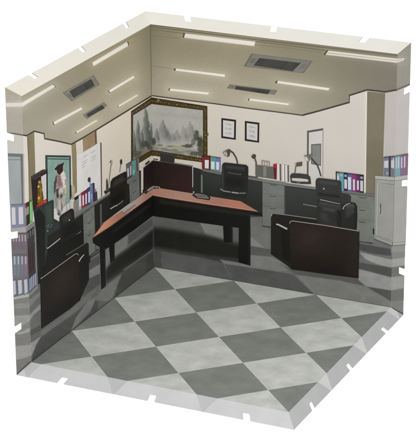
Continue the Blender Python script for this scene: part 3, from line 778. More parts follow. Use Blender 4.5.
cloth(X(62, 197, 65.6, 195, 65, 202, 62.8, 207, 61.6, 203), (170, 166, 159)); cloth(X(58, 200, 60.6, 199.4, 61.4, 207, 60, 213, 58.4, 209), (178, 174, 167))
cloth(X(60.8, 201.6, 62.2, 204, 61.8, 210, 60.6, 211), (92, 90, 92), 3, .25); cloth(X(57.6, 209, 59.4, 210.4, 60, 214.4, 58.4, 213.8), (100, 94, 130), 3, .2)
cloth(X(54.6, 197, 56.4, 200, 57.2, 207, 55.6, 205), (126, 122, 114), 3, .25); cloth(X(57, 171.6, 60.4, 169.4, 60, 173.4, 57.4, 175.4), (118, 110, 104), 3, .25)
soft('robe', rb, FIG, .6)
flat('hat', [(X(54.4, 168.8, 57.6, 165, 61.4, 163.6, 64, 162, 62.6, 166.4, 62.8, 171.2, 60.4, 173.8, 59, 175, 57, 172.4, 56.4, 170), (64, 44, 40), {'rgb2': (48, 36, 34), 'mottle': .2}), (X(54.2, 169.2, 56.8, 167.4, 57.6, 168.6, 55, 170.2), (44, 32, 32))], FIG)
tag(flat('vase', [(X(71, 186.4, 72.6, 184, 74.4, 186.6, 74.6, 192, 73.8, 199, 71.6, 200, 70.6, 194), (168, 160, 132), {'mottle': .2, 'scale': 20}), (X(69.8, 186, 71, 184.6, 71.4, 196, 70.2, 200), (44, 44, 40))], None), 'small pale vase between the robed figurine and the left binders', 'vase')
tag(flat('paper_stack', [(X(53.4, 212, 56.2, 209.6, 57.4, 213, 59, 216, 55.6, 219.2, 53.6, 219.4), (198, 196, 190)), (X(63, 207.6, 66, 204.6, 72, 201, 72.4, 207.4, 68, 210, 62, 213.6), (190, 188, 182)), (line(X(66.2, 205, 66.6, 211), .5), (120, 118, 112)), (line(X(69.4, 203, 69.8, 209), .5), (130, 128, 122)), (X(56.6, 213.4, 58.8, 211.6, 60, 215, 58.4, 216), (84, 82, 120))], None), 'loose white papers at the foot of the robed figurine', 'papers')
t = thing('display_case', 'open dark display case with a golden ornament and red flowers', 'display case', (33, 209.5))
flat('case', [(X(31, 176.4, 42.5, 169.6, 47.4, 169.4, 47.7, 202.6, 33, 211), (46, 38, 37), {'mottle': .2}), (X(40.8, 176.6, 46, 173.6, 46.2, 199, 42.4, 201), (196, 192, 188)), (X(31, 176.4, 42.5, 169.6, 47.4, 169.4, 47.4, 171.6, 42.8, 172.6, 32, 179), (66, 56, 54)), (line(X(33, 179.4, 40, 175.6), .5), (100, 88, 80)), (X(46, 170, 47.4, 169.4, 47.7, 202.6, 46.3, 203), (40, 36, 36))], t)
flat('ornament', [(ragged(X(38.4, 181, 40.2, 180, 41.6, 184, 42, 190, 43.4, 197, 42.4, 204, 37.6, 205.6, 36.6, 199, 37.4, 190), .3, 4), (96, 70, 34), {'rgb2': (128, 96, 44), 'mottle': .35, 'scale': 40}), (disc(39, 182, 1, 1.4, 9), (176, 142, 76)), (disc(38.2, 186.6, 1, 1.2, 9), (196, 172, 120)), (disc(38.6, 198, 1, 1.7, 9), (204, 160, 70)), (disc(40.6, 191, .7, 1.3, 9), (150, 112, 46)), (disc(41.6, 187.4, .5, 1.4, 9), (84, 90, 60)), (disc(37.6, 192.6, .7, 1.2, 9), (70, 50, 30))], t)
flat('flowers', [(ragged(X(36.2, 205, 40, 202.4, 44, 199.4, 46.4, 199.6, 46.6, 203, 41, 206, 36.4, 208.6), .4, 4), (138, 46, 34), {'rgb2': (176, 70, 44), 'mottle': .3, 'scale': 40}), (disc(44.6, 201.2, 1, .8, 8), (196, 84, 56)), (disc(40.6, 204, .8, .7, 8), (186, 60, 44)), (disc(38, 206.4, .8, .6, 8), (120, 36, 30))], t)

# ------------------------------------------------------------------ bookcase on the front flange
B = thing('bookcase', 'low grey bookcase full of binders at the far left', 'bookcase', (29, 297))
flat('back_panel', [(X(-4, 230, 25.5, 230, 34, 222.4, 37, 287, 28.8, 296, -4, 299), (66, 60, 66), {'mottle': .15})], B)
flat('top', [(X(-4, 228.8, 11, 228.6, 25.4, 228, 33.8, 221.4, 35, 222, 34.8, 225.6, 25.8, 232.2, 12, 232.6, -4, 232.6), (150, 150, 146)), (X(25.4, 228, 33.8, 221.4, 34.6, 225.8, 25.8, 232.2), (124, 125, 121))], B)
flat('side', [(X(33.6, 222, 35.4, 222.6, 37.6, 287, 35.8, 289), (116, 118, 116)), (X(35.4, 222.6, 36.2, 223, 38.2, 286, 37.6, 287), (62, 62, 62))], B)
flat('shelf', [(X(-4, 250.6, 26, 249.2, 34.4, 242.4, 34.6, 246, 26.4, 253, -4, 254), (74, 74, 74)), (X(26, 249.2, 34.4, 242.4, 34.6, 246, 26.4, 253), (56, 55, 55))], B)
flat('shelf', [(X(-4, 277.8, 27, 275.6, 35.4, 269.6, 35.6, 272.6, 27.4, 279, -4, 281), (84, 82, 82)), (X(27, 275.6, 35.4, 269.6, 35.6, 272.6, 27.4, 279), (62, 60, 60))], B)
flat('plinth', [(X(-4, 297.4, 13.6, 297, 28.6, 293.4, 37.4, 285, 37.6, 288, 29, 296.6, 13.8, 299.6, -4, 300), (164, 163, 157)), (X(28.6, 293.4, 37.4, 285, 37.6, 288, 29, 296.6), (126, 127, 122))], B)
g = 'binders on the grey bookcase'
binder(X(10.6, 204, 17.4, 203.8, 18, 227.6, 11.4, 228), (104, 106, 156), 'outer of two wide blue binders with white labels on top of the grey bookcase', g, (.1, .14, .66, .86), (206, 205, 212))
binder(X(17.4, 203.8, 24.6, 203.4, 25.4, 227, 18, 227.6), (100, 102, 154), 'inner of two wide blue binders with white labels on top of the grey bookcase', g, (.12, .14, .74, .86), (204, 203, 210))
binder(X(24.7, 203.6, 29.2, 201.2, 29.4, 223.6, 25.5, 227), (152, 136, 128), 'tan binder with dark red top between blue and green binders on the bookcase', g, (.05, .0, .95, .2), (84, 38, 38), (46, 36, 34))
flat('base_shadow', [(X(25.6, 216, 29.2, 213, 29.4, 223.6, 25.6, 226.8), (52, 44, 42))], bpy.data.objects.get('ring_binder.002'))
binder(X(29.2, 201, 32.2, 199.4, 32.4, 221.6, 29.6, 223.8), (98, 172, 96), 'narrow bright green binder on top of the grey bookcase', g, (.25, .1, .6, .9), (140, 206, 136))
for k in range(5):
    x = 11.6 + k * 3.0
    binder([(x, 233.2), (x + 2.9, 233.0), (x + 3.3, 249.4), (x + .5, 249.8)], ((84, 62, 82), (76, 66, 88), (88, 58, 84), (80, 62, 80), (92, 60, 80))[k], 'slim purple binder with white label on the upper shelf of the grey bookcase', 'slim purple binders on the upper bookcase shelf', (.3, .1, .68, .5), (166, 152, 168))
for k in range(3):
    x = 26.4 + k * 2.5
    binder([(x, 232.2 - k * 2.1), (x + 2.3, 230.3 - k * 2.1), (x + 2.4, 246.4 - k * 2), (x + .2, 248.2 - k * 2)], (66, 62, 70), 'dark binder turned sideways at the inner end of the upper bookcase shelf', 'dark binders at the inner end of the upper bookcase shelf', (.3, .1, .7, .45), (104, 108, 106))
for k, (c, lc, nm) in enumerate((((84, 106, 122), (160, 184, 192), 'outer teal binder on the middle shelf of the grey bookcase'), ((78, 104, 122), (152, 180, 190), 'inner teal binder beside the mauve ones on the middle bookcase shelf'), ((92, 80, 108), (176, 160, 184), 'mauve binder next to the teal pair on the middle bookcase shelf'), ((100, 78, 104), (178, 158, 178), 'mauve binder next to the dark end of the middle bookcase shelf'))):
    x = 12.6 + k * 3.7
    binder([(x, 255), (x + 3.5, 254.8), (x + 3.9, 275.8 - k * .2), (x + .5, 276.6 - k * .2)], c, nm, g, (.35, .06, .72, .44), lc)
tag(flat('folder', [(X(27, 253.4, 34.4, 247, 35, 268.6, 27.4, 275), (64, 52, 54), {'mottle': .2}), (line(X(29.6, 252, 30.2, 272), .5), (44, 38, 40)), (line(X(32.2, 250, 32.8, 270), .5), (48, 42, 42))], None), 'dark brown folders at the inner end of the middle bookcase shelf', 'folder')
for k in range(3):
    x = (12.6, 17.2, 23.4)[k]; x1 = (16, 22.6, 27.8)[k]
    binder([(x, 279.6 - k * .6), (x1, 279.2 - k * .8), (x1 + .8, 294.4 - k * 1), (x + .8, 296.4 - k * .6)], (84, 90, 118), ('outermost broad white label binder on the lowest bookcase shelf', 'middle broad white label binder on the lowest bookcase shelf', 'broad white label binder at the fold on the lowest bookcase shelf')[k], g, (.1, .08, .76, .92), (186, 188, 202))
for k in range(4):
    x = 28.6 + k * 1.75
    binder([(x, 278 - k * 1.6), (x + 1.65, 276.6 - k * 1.6), (x + 2, 291.4 - k * 1.8), (x + .3, 293 - k * 1.8)], (76, 82, 108), 'slim white label binder on the inner end of the lowest bookcase shelf', 'slim binders on the lowest bookcase shelf', (.25, .06, .8, .9), (160, 164, 180))

# ------------------------------------------------------------------ left desks and drawer units
DK = (42, 42, 40); DK2 = (50, 51, 49); kd = {'rgb2': (36, 36, 34), 'mottle': .15, 'scale': 6}
t = thing('office_desk', 'dark desk at the far left carrying the red and white binders', 'desk', (66, 262))
flat('front_panel', [(X(36, 240, 45, 233, 60, 226, 73, 218.6, 90, 207.6, 90, 262, 60, 282, 38, 284), DK, kd), (X(36.6, 222, 44, 216, 44, 282, 38, 284), (33, 33, 32))], t)
flat('desk_top', [(X(45, 232.6, 60.4, 225.4, 73, 216.8, 90, 206, 93.8, 203.2, 94, 205.4, 90, 208.6, 73.6, 219.2, 60.4, 227.6, 45.4, 235.2), (104, 106, 102)), (line(X(45.2, 234.4, 60.4, 227, 73.4, 218.6, 93.8, 205.3), .5), (60, 61, 58)), (X(73, 210, 79, 207, 94, 200.6, 94, 203.4, 73, 216.8), (112, 112, 107))], t)
u = flat('drawer_unit', [(X(82.6, 213.8, 94, 206, 95.4, 250.6, 88.2, 256, 83.6, 244), (101, 104, 100), {'rgb2': (108, 111, 107)}), (line(X(94, 206, 95.2, 250.6), .6), (62, 63, 60)), (line(X(82.9, 224.4, 94.2, 216.8), .3), (82, 84, 80)), (line(X(83.1, 236, 94.6, 228.8), .3), (82, 84, 80)), (line(X(88, 256.4, 95.6, 251, 98.4, 249), .7), (46, 46, 44))], t)
for a in (X(86, 210.8, 87, 211, 89.6, 209.2), X(86.8, 223.2, 88, 223.6, 90.6, 221.2), X(87, 235.4, 88, 235.6, 90.6, 233.6)): flat('handle', [(line(a, .75), (64, 65, 62))], u)
t = thing('office_desk', 'dark desk between the two grey drawer units on the left board', 'desk', (100, 232))
flat('front_panel', [(X(94, 205.6, 110, 195, 128.6, 182.4, 129.6, 203, 103, 222.6, 95.2, 236), (40, 41, 39), kd), (X(99.4, 204.6, 101.2, 203.4, 101.6, 225, 99.8, 227), (84, 86, 83))], t)
flat('desk_top', [(X(93.8, 203, 110, 192.4, 126, 180.6, 128.4, 179.2, 128.6, 181.8, 110, 194.6, 94, 205.6), (92, 94, 90)), (line(X(94, 205.2, 110, 194.4, 128.5, 181.6), .5), (48, 48, 46)), (line(X(97, 200.4, 110, 192.2), .8), (140, 140, 134))], t)
t = thing('drawer_cabinet', 'grey drawer unit between the L-shaped desk and the teal binder', 'drawers', (130, 202))
flat('body', [(X(122.6, 182.2, 139, 170.8, 139.6, 195.4, 130, 203, 128.7, 184), (97, 100, 96), {'rgb2': (104, 107, 103)}), (X(138.6, 171, 140.6, 170.4, 140.6, 195, 139.2, 195.8), (44, 44, 42)), (line(X(128.7, 191, 139.2, 183.6), .3), (80, 82, 78))], t)
flat('top', [(X(122, 181.2, 138.8, 169.2, 139.2, 170.8, 122.6, 183), (60, 61, 59)), (line(X(122, 181, 138.8, 169), .5), (120, 122, 116))], t)
for a in (X(132.4, 181.2, 133.4, 181.2, 136, 179.4), X(132.2, 192.6, 133.2, 192.6, 135.8, 190.4)): flat('handle', [(line(a, .7), (62, 63, 60))], t)
# objects on those desks
tag(flat('file_stand', [(X(74, 198, 80, 193.8, 80.6, 196, 75, 201.4), (38, 36, 36)), (X(73.4, 201.4, 78, 198, 78.4, 209.4, 73.4, 212.6), (124, 123, 117))], None), 'grey document stand left of the red and white binders on the left desk', 'file stand')
gb = 'binders on the left desk'
binder(X(78, 195.2, 80.6, 193.2, 81, 208.8, 78.4, 210.6), (160, 160, 162), 'whitish binder at the near end of the row on the left desk', gb, (.2, .1, .8, .8), (206, 206, 206))
binder(X(80.6, 193, 83.6, 191, 83.8, 207, 81, 208.8), (150, 44, 58), 'red binder with white label second from the near end on left desk', gb, (.4, .22, .9, .86), (206, 200, 206))
binder(X(83.6, 191, 86.6, 189.2, 86.6, 205.6, 83.8, 207.2), (128, 42, 70), 'crimson binder with white label beside the navy one on the left desk', gb, (.4, .22, .9, .86), (200, 198, 206))
binder(X(86.6, 188.6, 89.6, 186.6, 89.6, 204.2, 86.6, 205.8), (66, 58, 112), 'navy purple binder with white label on the left desk', gb, (.38, .24, .9, .86), (200, 200, 210))
binder(X(89.4, 184.6, 92.2, 183.4, 92.6, 202, 89.6, 204), (98, 118, 158), 'tall sky blue binder at the far end of the left desk row', gb, (.2, .5, .7, .8), (130, 150, 184))
binder(X(92.2, 183.2, 94, 182.8, 94.6, 201, 92.6, 202.2), (58, 46, 92), 'thin dark violet binder behind the tall sky blue one', gb, None)
tag(flat('pen_holder', [(X(94.2, 192.8, 96.6, 191.2, 97, 200, 94.6, 201.6), (58, 58, 56)), (line(X(95, 193, 95.4, 188.8), .5), (70, 66, 64))], None), 'dark pen holder at the end of the left binder row', 'pen holder')
t = thing('desk_lamp', 'small desk lamp with dark head rising above the left binders', 'desk lamp', (90.6, 186))
flat('lamp_head', [(X(87.6, 178.4, 88.8, 177, 90.2, 178, 90, 181.4, 88.4, 182.2, 87.4, 180.6), (60, 58, 56))], t); flat('stem', [(line(X(89.6, 181.6, 90.6, 187), .8), (124, 138, 150))], t)
t = thing('desk_lamp', 'thin tall gooseneck lamp between whiteboard and left office chairs', 'desk lamp', (107, 191))
flat('lamp_head', [(X(110.6, 160.4, 111.8, 159.6, 112.2, 163.6, 111, 165.4, 110.4, 163), (152, 148, 140))], t); flat('stem', [(line(X(110.9, 164, 109.6, 174, 108.4, 185, 107.4, 191), .7), (128, 124, 116)), (line(X(110.5, 160.4, 109.6, 163), .5), (100, 96, 90))], t)
tag(flat('bottle', [(X(106, 181, 106.6, 178.4, 107.3, 181, 107.6, 188.4, 106, 189.6), (64, 62, 58))], None), 'slim dark bottle at the foot of the thin gooseneck lamp', 'bottle')
tag(flat('telephone', [(X(103.8, 191.6, 106, 189.4, 109.6, 187.6, 109.6, 191, 105, 194.2), (48, 48, 46)), (line(X(104.4, 191, 108.4, 188.6), .5), (120, 118, 112))], None), 'dark telephone on the left desk below the thin gooseneck lamp', 'telephone')
t = thing('desk_lamp', 'small dark lamp standing left of the lilac and teal binders', 'desk lamp', (119.4, 172))
flat('lamp_head', [(X(119.8, 161, 120.8, 159, 121.8, 160, 121.6, 164, 120.2, 164.6), (58, 52, 50))], t); flat('stem', [(line(X(120.6, 164, 119.8, 169, 119.4, 172), .5), (120, 114, 108))], t)
binder(X(125.8, 164.4, 131.6, 160.8, 131.7, 174.6, 126.6, 178), (100, 94, 106), 'lilac grey double binder beside the teal one left of the painting', 'binders beside the painting', (.12, .34, .36, .95), (182, 178, 182))
flat('spine_label', [(quad_at(X(125.8, 164.4, 131.6, 160.8, 131.7, 174.6, 126.6, 178), .62, .3, .82, .95), (176, 172, 178))], bpy.data.objects['ring_binder'] if False else [o for o in bpy.data.objects if o.get('label', '').startswith('lilac grey')][0])
binder(X(131.6, 160.4, 134.4, 159.2, 134.6, 174.2, 131.9, 176), (70, 158, 128), 'bright teal green binder left of the painting', 'binders beside the painting', (.2, .66, .8, .9), (110, 180, 154))
binder(X(134.5, 159.2, 138.2, 157.6, 138.8, 171, 135, 173.6), (120, 114, 130), 'white and violet striped binder right of the bright teal green one', 'binders beside the painting', (.34, .06, .62, .94), (56, 50, 54))

# ------------------------------------------------------------------ left chairs
KC = {'rgb2': (46, 50, 48), 'mottle': .15, 'scale': 8}
t = thing('office_chair', 'large green-black office chair directly behind the left armchair', 'office chair', (45, 262))
soft('backrest', [(X(33, 209.6, 47, 202, 52.4, 199.6, 53.2, 201, 53.4, 218.6, 59, 221.6, 60, 228, 47, 236, 46, 262, 38, 272, 36.6, 240), (49, 56, 54), {'rgb2': (44, 50, 48), 'mottle': .12}), (X(45, 206, 51, 203, 52, 222, 46, 226), (62, 70, 67), {'feather': 5, 'under': (46,53,51)}), (X(33.4, 212, 38.6, 208.4, 44.4, 216, 44.6, 262, 39, 276, 37, 250), (35, 35, 34)), (X(44.4, 246, 52, 236, 60, 229, 60, 238, 47, 247), (58, 64, 60))], t)
flat('badge', [(line(X(46, 226.4, 48.6, 224.6), .6), (116, 122, 118)), (line(X(46, 228.8, 50, 226), .5), (100, 106, 102)), (disc(47, 230.8, .8, .7, 8), (132, 138, 134)), (line(X(49.6, 224, 51.6, 224.4, 50.6, 227), .5), (96, 102, 98))], t)
flat('armrest', [(line(X(46.8, 252.4, 47.6, 248.6, 46.2, 247.4), .7), (138, 138, 132)), (line(X(46.6, 248.8, 54, 243, 60.4, 237.8), 1.2, .9), (152, 153, 147)), (X(46.4, 249.4, 60.4, 238.8, 60, 250, 48, 260), (32, 32, 31))], t)
t = thing('office_chair', 'black swivel chair with a white button, left of the first drawer unit', 'office chair', (68, 246))
soft('backrest', [(X(59, 217.4, 60.4, 215.2, 70, 208.8, 72.2, 208.4, 73.4, 211, 73.8, 219, 82, 226, 81, 232, 63, 245, 59.8, 240), (38, 38, 37), {'rgb2': (43, 43, 41), 'mottle': .12}), (X(62, 217, 70, 212, 71, 218, 63, 224), (52, 53, 51), {'feather': 4, 'under': (40,40,39)}), (X(61.4, 229, 73, 222, 79, 228, 63, 240), (31, 31, 30), {'feather': 3, 'under': (40,40,39)})], t)
flat('button', [(disc(68.8, 220, .7, .7, 9), (176, 178, 174))], t)
flat('rim_highlight', [(line(X(63, 243.8, 67, 241, 68.6, 240.4), 1), (150, 150, 145)), (line(X(69, 239.6, 75, 235.6, 80.4, 231.4), .9, .5), (120, 120, 116))], t)  # highlight drawn in pale ink along the bottom of the backrest
flat('seat', [(X(60.6, 243, 81.6, 231.4, 82.6, 243, 63, 256), (30, 30, 29))], t)
t = thing('office_chair', 'black swivel chair on the left board nearest the lilac binder', 'office chair', (114, 209))
soft('backrest', [(X(110.2, 181.6, 112, 178.4, 120, 173.8, 125.4, 171.2, 126.2, 173, 126.6, 192, 124.6, 199.6, 110.4, 208.8, 109.2, 200), (35, 35, 33), {'rgb2': (41, 41, 39), 'mottle': .12}), (X(113, 181, 123, 175, 124, 180, 113, 187), (52, 52, 49), {'feather': 4, 'under': (38,38,36)}), (X(111, 198, 124, 189, 124, 197, 111, 206), (28, 28, 27), {'feather': 3, 'under': (38,38,36)}), (line(X(110.6, 187, 126.4, 177.4), .4), (58, 58, 55))], t)
flat('rim_highlight', [(line(X(109.8, 208.8, 114, 206.2, 117, 205), 1.1), (150, 150, 144)), (line(X(117.4, 204.6, 120, 202.8, 122.6, 200.4), .9, .6), (128, 128, 122))], t)  # pale strokes: drawn highlight under the chair back

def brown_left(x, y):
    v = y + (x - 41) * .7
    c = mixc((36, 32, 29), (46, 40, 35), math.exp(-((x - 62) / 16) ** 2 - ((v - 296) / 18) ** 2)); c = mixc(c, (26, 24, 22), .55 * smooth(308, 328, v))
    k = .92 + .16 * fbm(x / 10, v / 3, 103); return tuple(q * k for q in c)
# ------------------------------------------------------------------ left armchair
t = thing('armchair', 'dark brown wooden sided armchair on the left board', 'armchair', (41, 328))
soft('far_side', [(X(63, 256.4, 86, 242.2, 88, 243.4, 88.3, 280, 82, 294, 76, 300, 63, 290), (37, 35, 32), {'rgb2': (32, 30, 28), 'mottle': .12}), (line(X(63.2, 256.6, 86.2, 242.3), .7), (92, 90, 85)), (line(X(86.2, 242.4, 88, 244, 88.3, 280), .5), (54, 52, 49))], t)
flat('seat', [(X(42, 277, 47, 250, 60, 240, 66, 256, 75, 253.6, 46, 274.6), (30, 30, 29))], t)
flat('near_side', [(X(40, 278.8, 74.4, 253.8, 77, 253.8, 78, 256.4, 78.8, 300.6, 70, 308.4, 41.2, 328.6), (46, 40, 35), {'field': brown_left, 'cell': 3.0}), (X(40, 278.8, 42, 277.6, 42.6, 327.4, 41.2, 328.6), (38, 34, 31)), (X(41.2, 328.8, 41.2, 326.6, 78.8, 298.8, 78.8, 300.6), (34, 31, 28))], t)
flat('edge_highlight', [(line(X(40, 278.8, 74.6, 253.9, 76.6, 253.6, 77.8, 255), .65), (150, 144, 136))], t)  # highlight drawn along the top edge of the near side
flat('armrest', [(line(X(78.4, 261.4, 80, 258.4, 83.4, 254.6), 1.3, .8), (176, 176, 170))], t)
flat('arm_front', [(X(78.6, 262, 88.2, 252, 88.3, 280, 79, 301), (31, 30, 28))], t)

# ================================================================== the L-shaped desk across the corner
t = thing('office_desk', 'long L-shaped desk with red-brown top and black sides, bent round the corner', 'desk', (244, 263))
soft('modesty_panel', [(X(92, 238, 110, 226, 152.3, 195, 215, 205.2, 263.4, 212.2, 263.6, 216.4, 250.5, 216.8, 250.5, 228.8, 223, 225.6, 152.2, 215.7, 133.4, 230, 113.7, 243.5, 104, 250, 99.8, 247, 92.4, 243), (28, 28, 26), {'rgb2': (33, 33, 31), 'mottle': .12}), (X(160, 199, 214, 207.4, 250, 213, 250, 216, 214, 211.4, 160, 203), (40, 39, 37), {'feather': 3, 'under': (30,30,28)}), (X(112, 230, 150, 202, 150, 206, 112, 234), (38, 37, 35), {'feather': 3, 'under': (30,30,28)}), (X(250.5, 214.6, 262.6, 216.2, 262.6, 225, 250.5, 224), (62, 63, 60))], t)
for q in (X(108.9, 246.6, 114, 243.4, 114.2, 259.6, 110.4, 262.6), X(99.5, 244, 104.7, 247.6, 105.4, 285.8, 101.3, 289.4)): flat('leg', [(q, (27, 27, 25), {'mottle': .12}), (quad_at(q, .8, 0, 1, 1), (38, 38, 36))], t)
for q in (X(223.4, 224.6, 232.6, 226, 232.8, 242.4, 224.2, 242), X(239.2, 226, 250.5, 227, 250.5, 265.4, 238.9, 262.2)): flat('leg', [(q, (27, 27, 25), {'mottle': .12}), (quad_at(q, .84, 0, 1, 1), (36, 36, 34))], t)
top = X(92.2, 237.4, 101.8, 224.5, 105, 221, 120, 211.6, 140, 195.6, 146, 191.4, 152.8, 186, 161.3, 188.2, 180, 191.2, 215, 196.7, 241, 200.8, 263.4, 212, 215, 205, 170, 198.1, 152.4, 194.9, 110, 225.8)
def wood(x, y):
    u = (x - 152) * .99 + (y - 190) * .15 if x > 152.5 else (x - 152) * .82 - (y - 190) * .57
    v = (y - 190) - (x - 152) * .157 if x > 152.5 else (y - 190) + (x - 152) * .7
    c = mixc((142, 98, 84), (160, 116, 100), fbm(u / 16, v / 1.6, 90))
    c = mixc(c, (136, 98, 86), .5 * smooth(.55, .8, fbm(u / 7, v * 1.4, 93)))
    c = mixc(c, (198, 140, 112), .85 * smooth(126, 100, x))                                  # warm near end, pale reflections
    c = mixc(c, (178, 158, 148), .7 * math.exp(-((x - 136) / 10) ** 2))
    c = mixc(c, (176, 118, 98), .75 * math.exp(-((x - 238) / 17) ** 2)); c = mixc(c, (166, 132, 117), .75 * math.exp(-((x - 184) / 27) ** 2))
    return c
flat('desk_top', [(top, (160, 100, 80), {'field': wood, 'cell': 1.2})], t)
flat('desk_edge', [(line(X(92.2, 237.8, 110, 226.2, 152.4, 195.3, 170, 198.5, 215, 205.4, 263.4, 212.4), .8), (92, 58, 48)), (line(X(126, 213.6, 152.4, 194.4, 170, 197.6, 215, 204.5, 258, 211), .4), (186, 154, 140))], t)
t = thing('privacy_screen', 'dark brown desk screen standing across the corner under the painting', 'desk screen', (152, 187))
flat('panel', [(X(142.6, 168.4, 152.8, 160.2, 180, 164.2, 193, 166.4, 193, 193, 180, 191, 161.3, 188, 152.8, 185.8, 142.7, 192.6), (38, 33, 32), {'rgb2': (50, 36, 35), 'mottle': .15, 'ramp': ((150, 170), (190, 190))})], t)
flat('top_rail', [(line(X(142.2, 168, 152.8, 159.8, 180, 163.8, 193, 166), .9), (112, 108, 102))], t)
flat('end_post', [(X(140.6, 165.6, 142.7, 168, 142.7, 189.4, 140.6, 189.6), (190, 184, 172)), (X(142.7, 168, 143.3, 168, 143.3, 190, 142.7, 189.6), (24, 23, 22))], t)
flat('end_post', [(X(192.6, 166.4, 194.5, 166.6, 194.6, 187, 192.7, 187), (178, 176, 170)), (X(192.4, 187, 195, 187, 195, 190, 192.6, 190), (58, 56, 54))], t)
tag(flat('paper_tray', [(X(139.6, 167, 144, 162, 151, 156.6, 160, 158, 159.4, 160.8, 152.8, 159.4, 147, 163.4, 142, 168), (190, 184, 170)), (X(144.4, 163.6, 148.6, 160, 149, 161.6, 145, 165), (30, 30, 28)), (X(152.6, 157.8, 158.6, 158.8, 158.4, 160, 152.8, 159), (70, 66, 58))], None), 'white paper tray behind the dark screen, in the room corner', 'paper tray')
tag(flat('monitor', [(X(160.6, 152.4, 162, 151.6, 174, 153.8, 174.8, 155, 174.4, 163.2, 160.6, 161), (52, 51, 50), {'mottle': .12}), (line(X(161, 152.4, 174.2, 154.4), .5), (84, 82, 80))], None), 'dark monitor rising behind the dark screen in front of the painting', 'monitor')
t = thing('keyboard', 'pale keyboard lying on the left arm of the L-shaped desk', 'keyboard', (122, 212))
kb = X(128, 205, 135.8, 201, 134.4, 205, 122.6, 212.8)
flat('body', [(X(122, 210.6, 128, 205, 135.8, 201, 135.2, 204.2, 123, 212.9), (158, 158, 150)), (line(X(121.6, 212.2, 123, 213.2, 135.2, 204.6), .6), (82, 74, 66))], t)
flat('keys', [([quad_at(X(124, 210.4, 134.6, 203, 134.9, 204, 124.6, 211.4), k / 8 + .01, j / 3 + .05, k / 8 + .1, j / 3 + .26) for k in range(8) for j in range(3)], (120, 120, 114))], t)
t = thing('keyboard', 'grey keyboard in the corner of the L-shaped desk', 'keyboard', (152, 191))
flat('body', [(X(144.2, 192, 148, 188.6, 152.8, 185.6, 160.2, 186.4, 160.2, 188.4, 152.6, 189.4, 148, 193.4, 145, 194), (126, 124, 114), {'mottle': .15, 'scale': 20})], t)
flat('keys', [(line(X(153.4, 188.4, 159.4, 187.6), 1), (54, 54, 50)), (line(X(146.4, 192.4, 152, 188.2), .9), (70, 68, 62)), (X(153.4, 186.4, 156, 186.6, 155.6, 187.4, 153.2, 187.4), (60, 60, 56)), (line(X(147.4, 190.6, 151.6, 187.4), .5), (176, 172, 158))], t)
tag(flat('mouse', [(X(143.8, 192.6, 146, 190.4, 147.2, 190.8, 146.4, 193.2, 144.6, 194), (40, 38, 36))], None), 'dark mouse on the L-shaped desk beside the corner keyboard', 'mouse')
t = thing('telephone', 'dark rimmed flat telephone on the right arm of the L-shaped desk', 'telephone', (197, 198))
flat('body', [(X(192.4, 195.2, 195, 191.8, 206.4, 193.4, 210.8, 196.8, 210, 200, 197, 198.2), (40, 40, 38))], t)
flat('keypad', [(X(194.2, 194.8, 196, 193, 205.8, 194.4, 208.8, 196.8, 197, 195.8), (112, 113, 108)), (X(196.6, 196.4, 209, 197.4, 209, 198.4, 197.4, 197.2), (150, 138, 128)), (line(X(197, 194.4, 206, 195.6), .4), (64, 64, 62))], t)

# ================================================================== RIGHT BOARD furniture
kr = {'rgb2': (47, 49, 47), 'mottle': .12, 'scale': 5}
t = thing('office_desk', 'long dark desk behind the black swivel chair, carrying red green blue binders', 'desk', (230, 200))
flat('front_panel', [(X(193.4, 167, 203.6, 170, 222, 173.4, 263, 181.2, 263, 214, 241, 201, 210, 196, 193.4, 191), (55, 57, 55), {'rgb2': (43, 45, 43), 'mottle': .12, 'ramp': ((225, 174), (222, 198))}), (X(201.2, 174.6, 203, 174.8, 203, 192.6, 201.2, 192.4), (104, 106, 102)), (X(193.4, 167, 201, 169.4, 201, 192.4, 194.6, 190), (44, 45, 43))], t)
flat('desk_top', [(X(203.4, 168.6, 221.9, 172, 262.8, 178.8, 263, 181.6, 222, 174.8, 203.4, 171), (100, 102, 98)), (line(X(203.4, 171.4, 222, 175.2, 263, 182), .6), (38, 38, 37)), (line(X(248, 175.8, 258, 177.2), .6), (96, 60, 58))], t)
t = thing('drawer_cabinet', 'grey three drawer unit in the middle of the right board', 'drawers', (265, 225))
flat('body', [(X(262.8, 182, 286, 185.4, 286, 229, 262.8, 226), (104, 107, 103), {'rgb2': (111, 114, 110)}), (line(X(262.8, 193, 286, 196), .3), (84, 86, 82)), (line(X(262.8, 205.4, 286, 208.4), .3), (84, 86, 82)), (line(X(262.6, 225.6, 272, 227), .8), (48, 48, 46)), (X(284.6, 185.4, 286, 185.6, 286, 229, 284.6, 229), (66, 67, 65))], t)
flat('top', [(X(262.6, 179, 286, 182.4, 286, 185.4, 262.6, 182), (116, 118, 114)), (line(X(262.6, 182, 286, 185.4), .5), (72, 73, 70))], t)
for a in (X(270.4, 183.4, 271.4, 184.6, 275.6, 185, 276.6, 184.2), X(270.2, 195, 271.2, 196, 275.2, 196.4, 276, 195.8), X(270.2, 207.4, 271.2, 208.4, 275.4, 208.8, 276.2, 208)): flat('handle', [(line(a, .65), (62, 63, 60))], t)
t = thing('office_desk', 'dark desk with grey edge behind the right armchair', 'desk', (300, 220))
flat('front_panel', [(X(286, 185.6, 320, 190.4, 355, 194.6, 356, 238, 318, 224, 286, 214), (60, 62, 60), {'rgb2': (46, 48, 46), 'mottle': .12, 'ramp': ((300, 190), (306, 222))})], t)
flat('desk_top', [(X(286, 183, 300, 185, 316, 187.2, 316, 189.4, 286, 185.6), (112, 114, 110)), (line(X(286, 186, 318, 190.2), .6), (42, 42, 40))], t)
flat('keyboard_rail', [(line(X(303.4, 204, 312, 205.4, 318.4, 206.6), 1.3), (98, 100, 96))], t)
t = thing('drawer_cabinet', 'grey three drawer unit between the leather armchair and white cabinet', 'drawers', (364, 241))
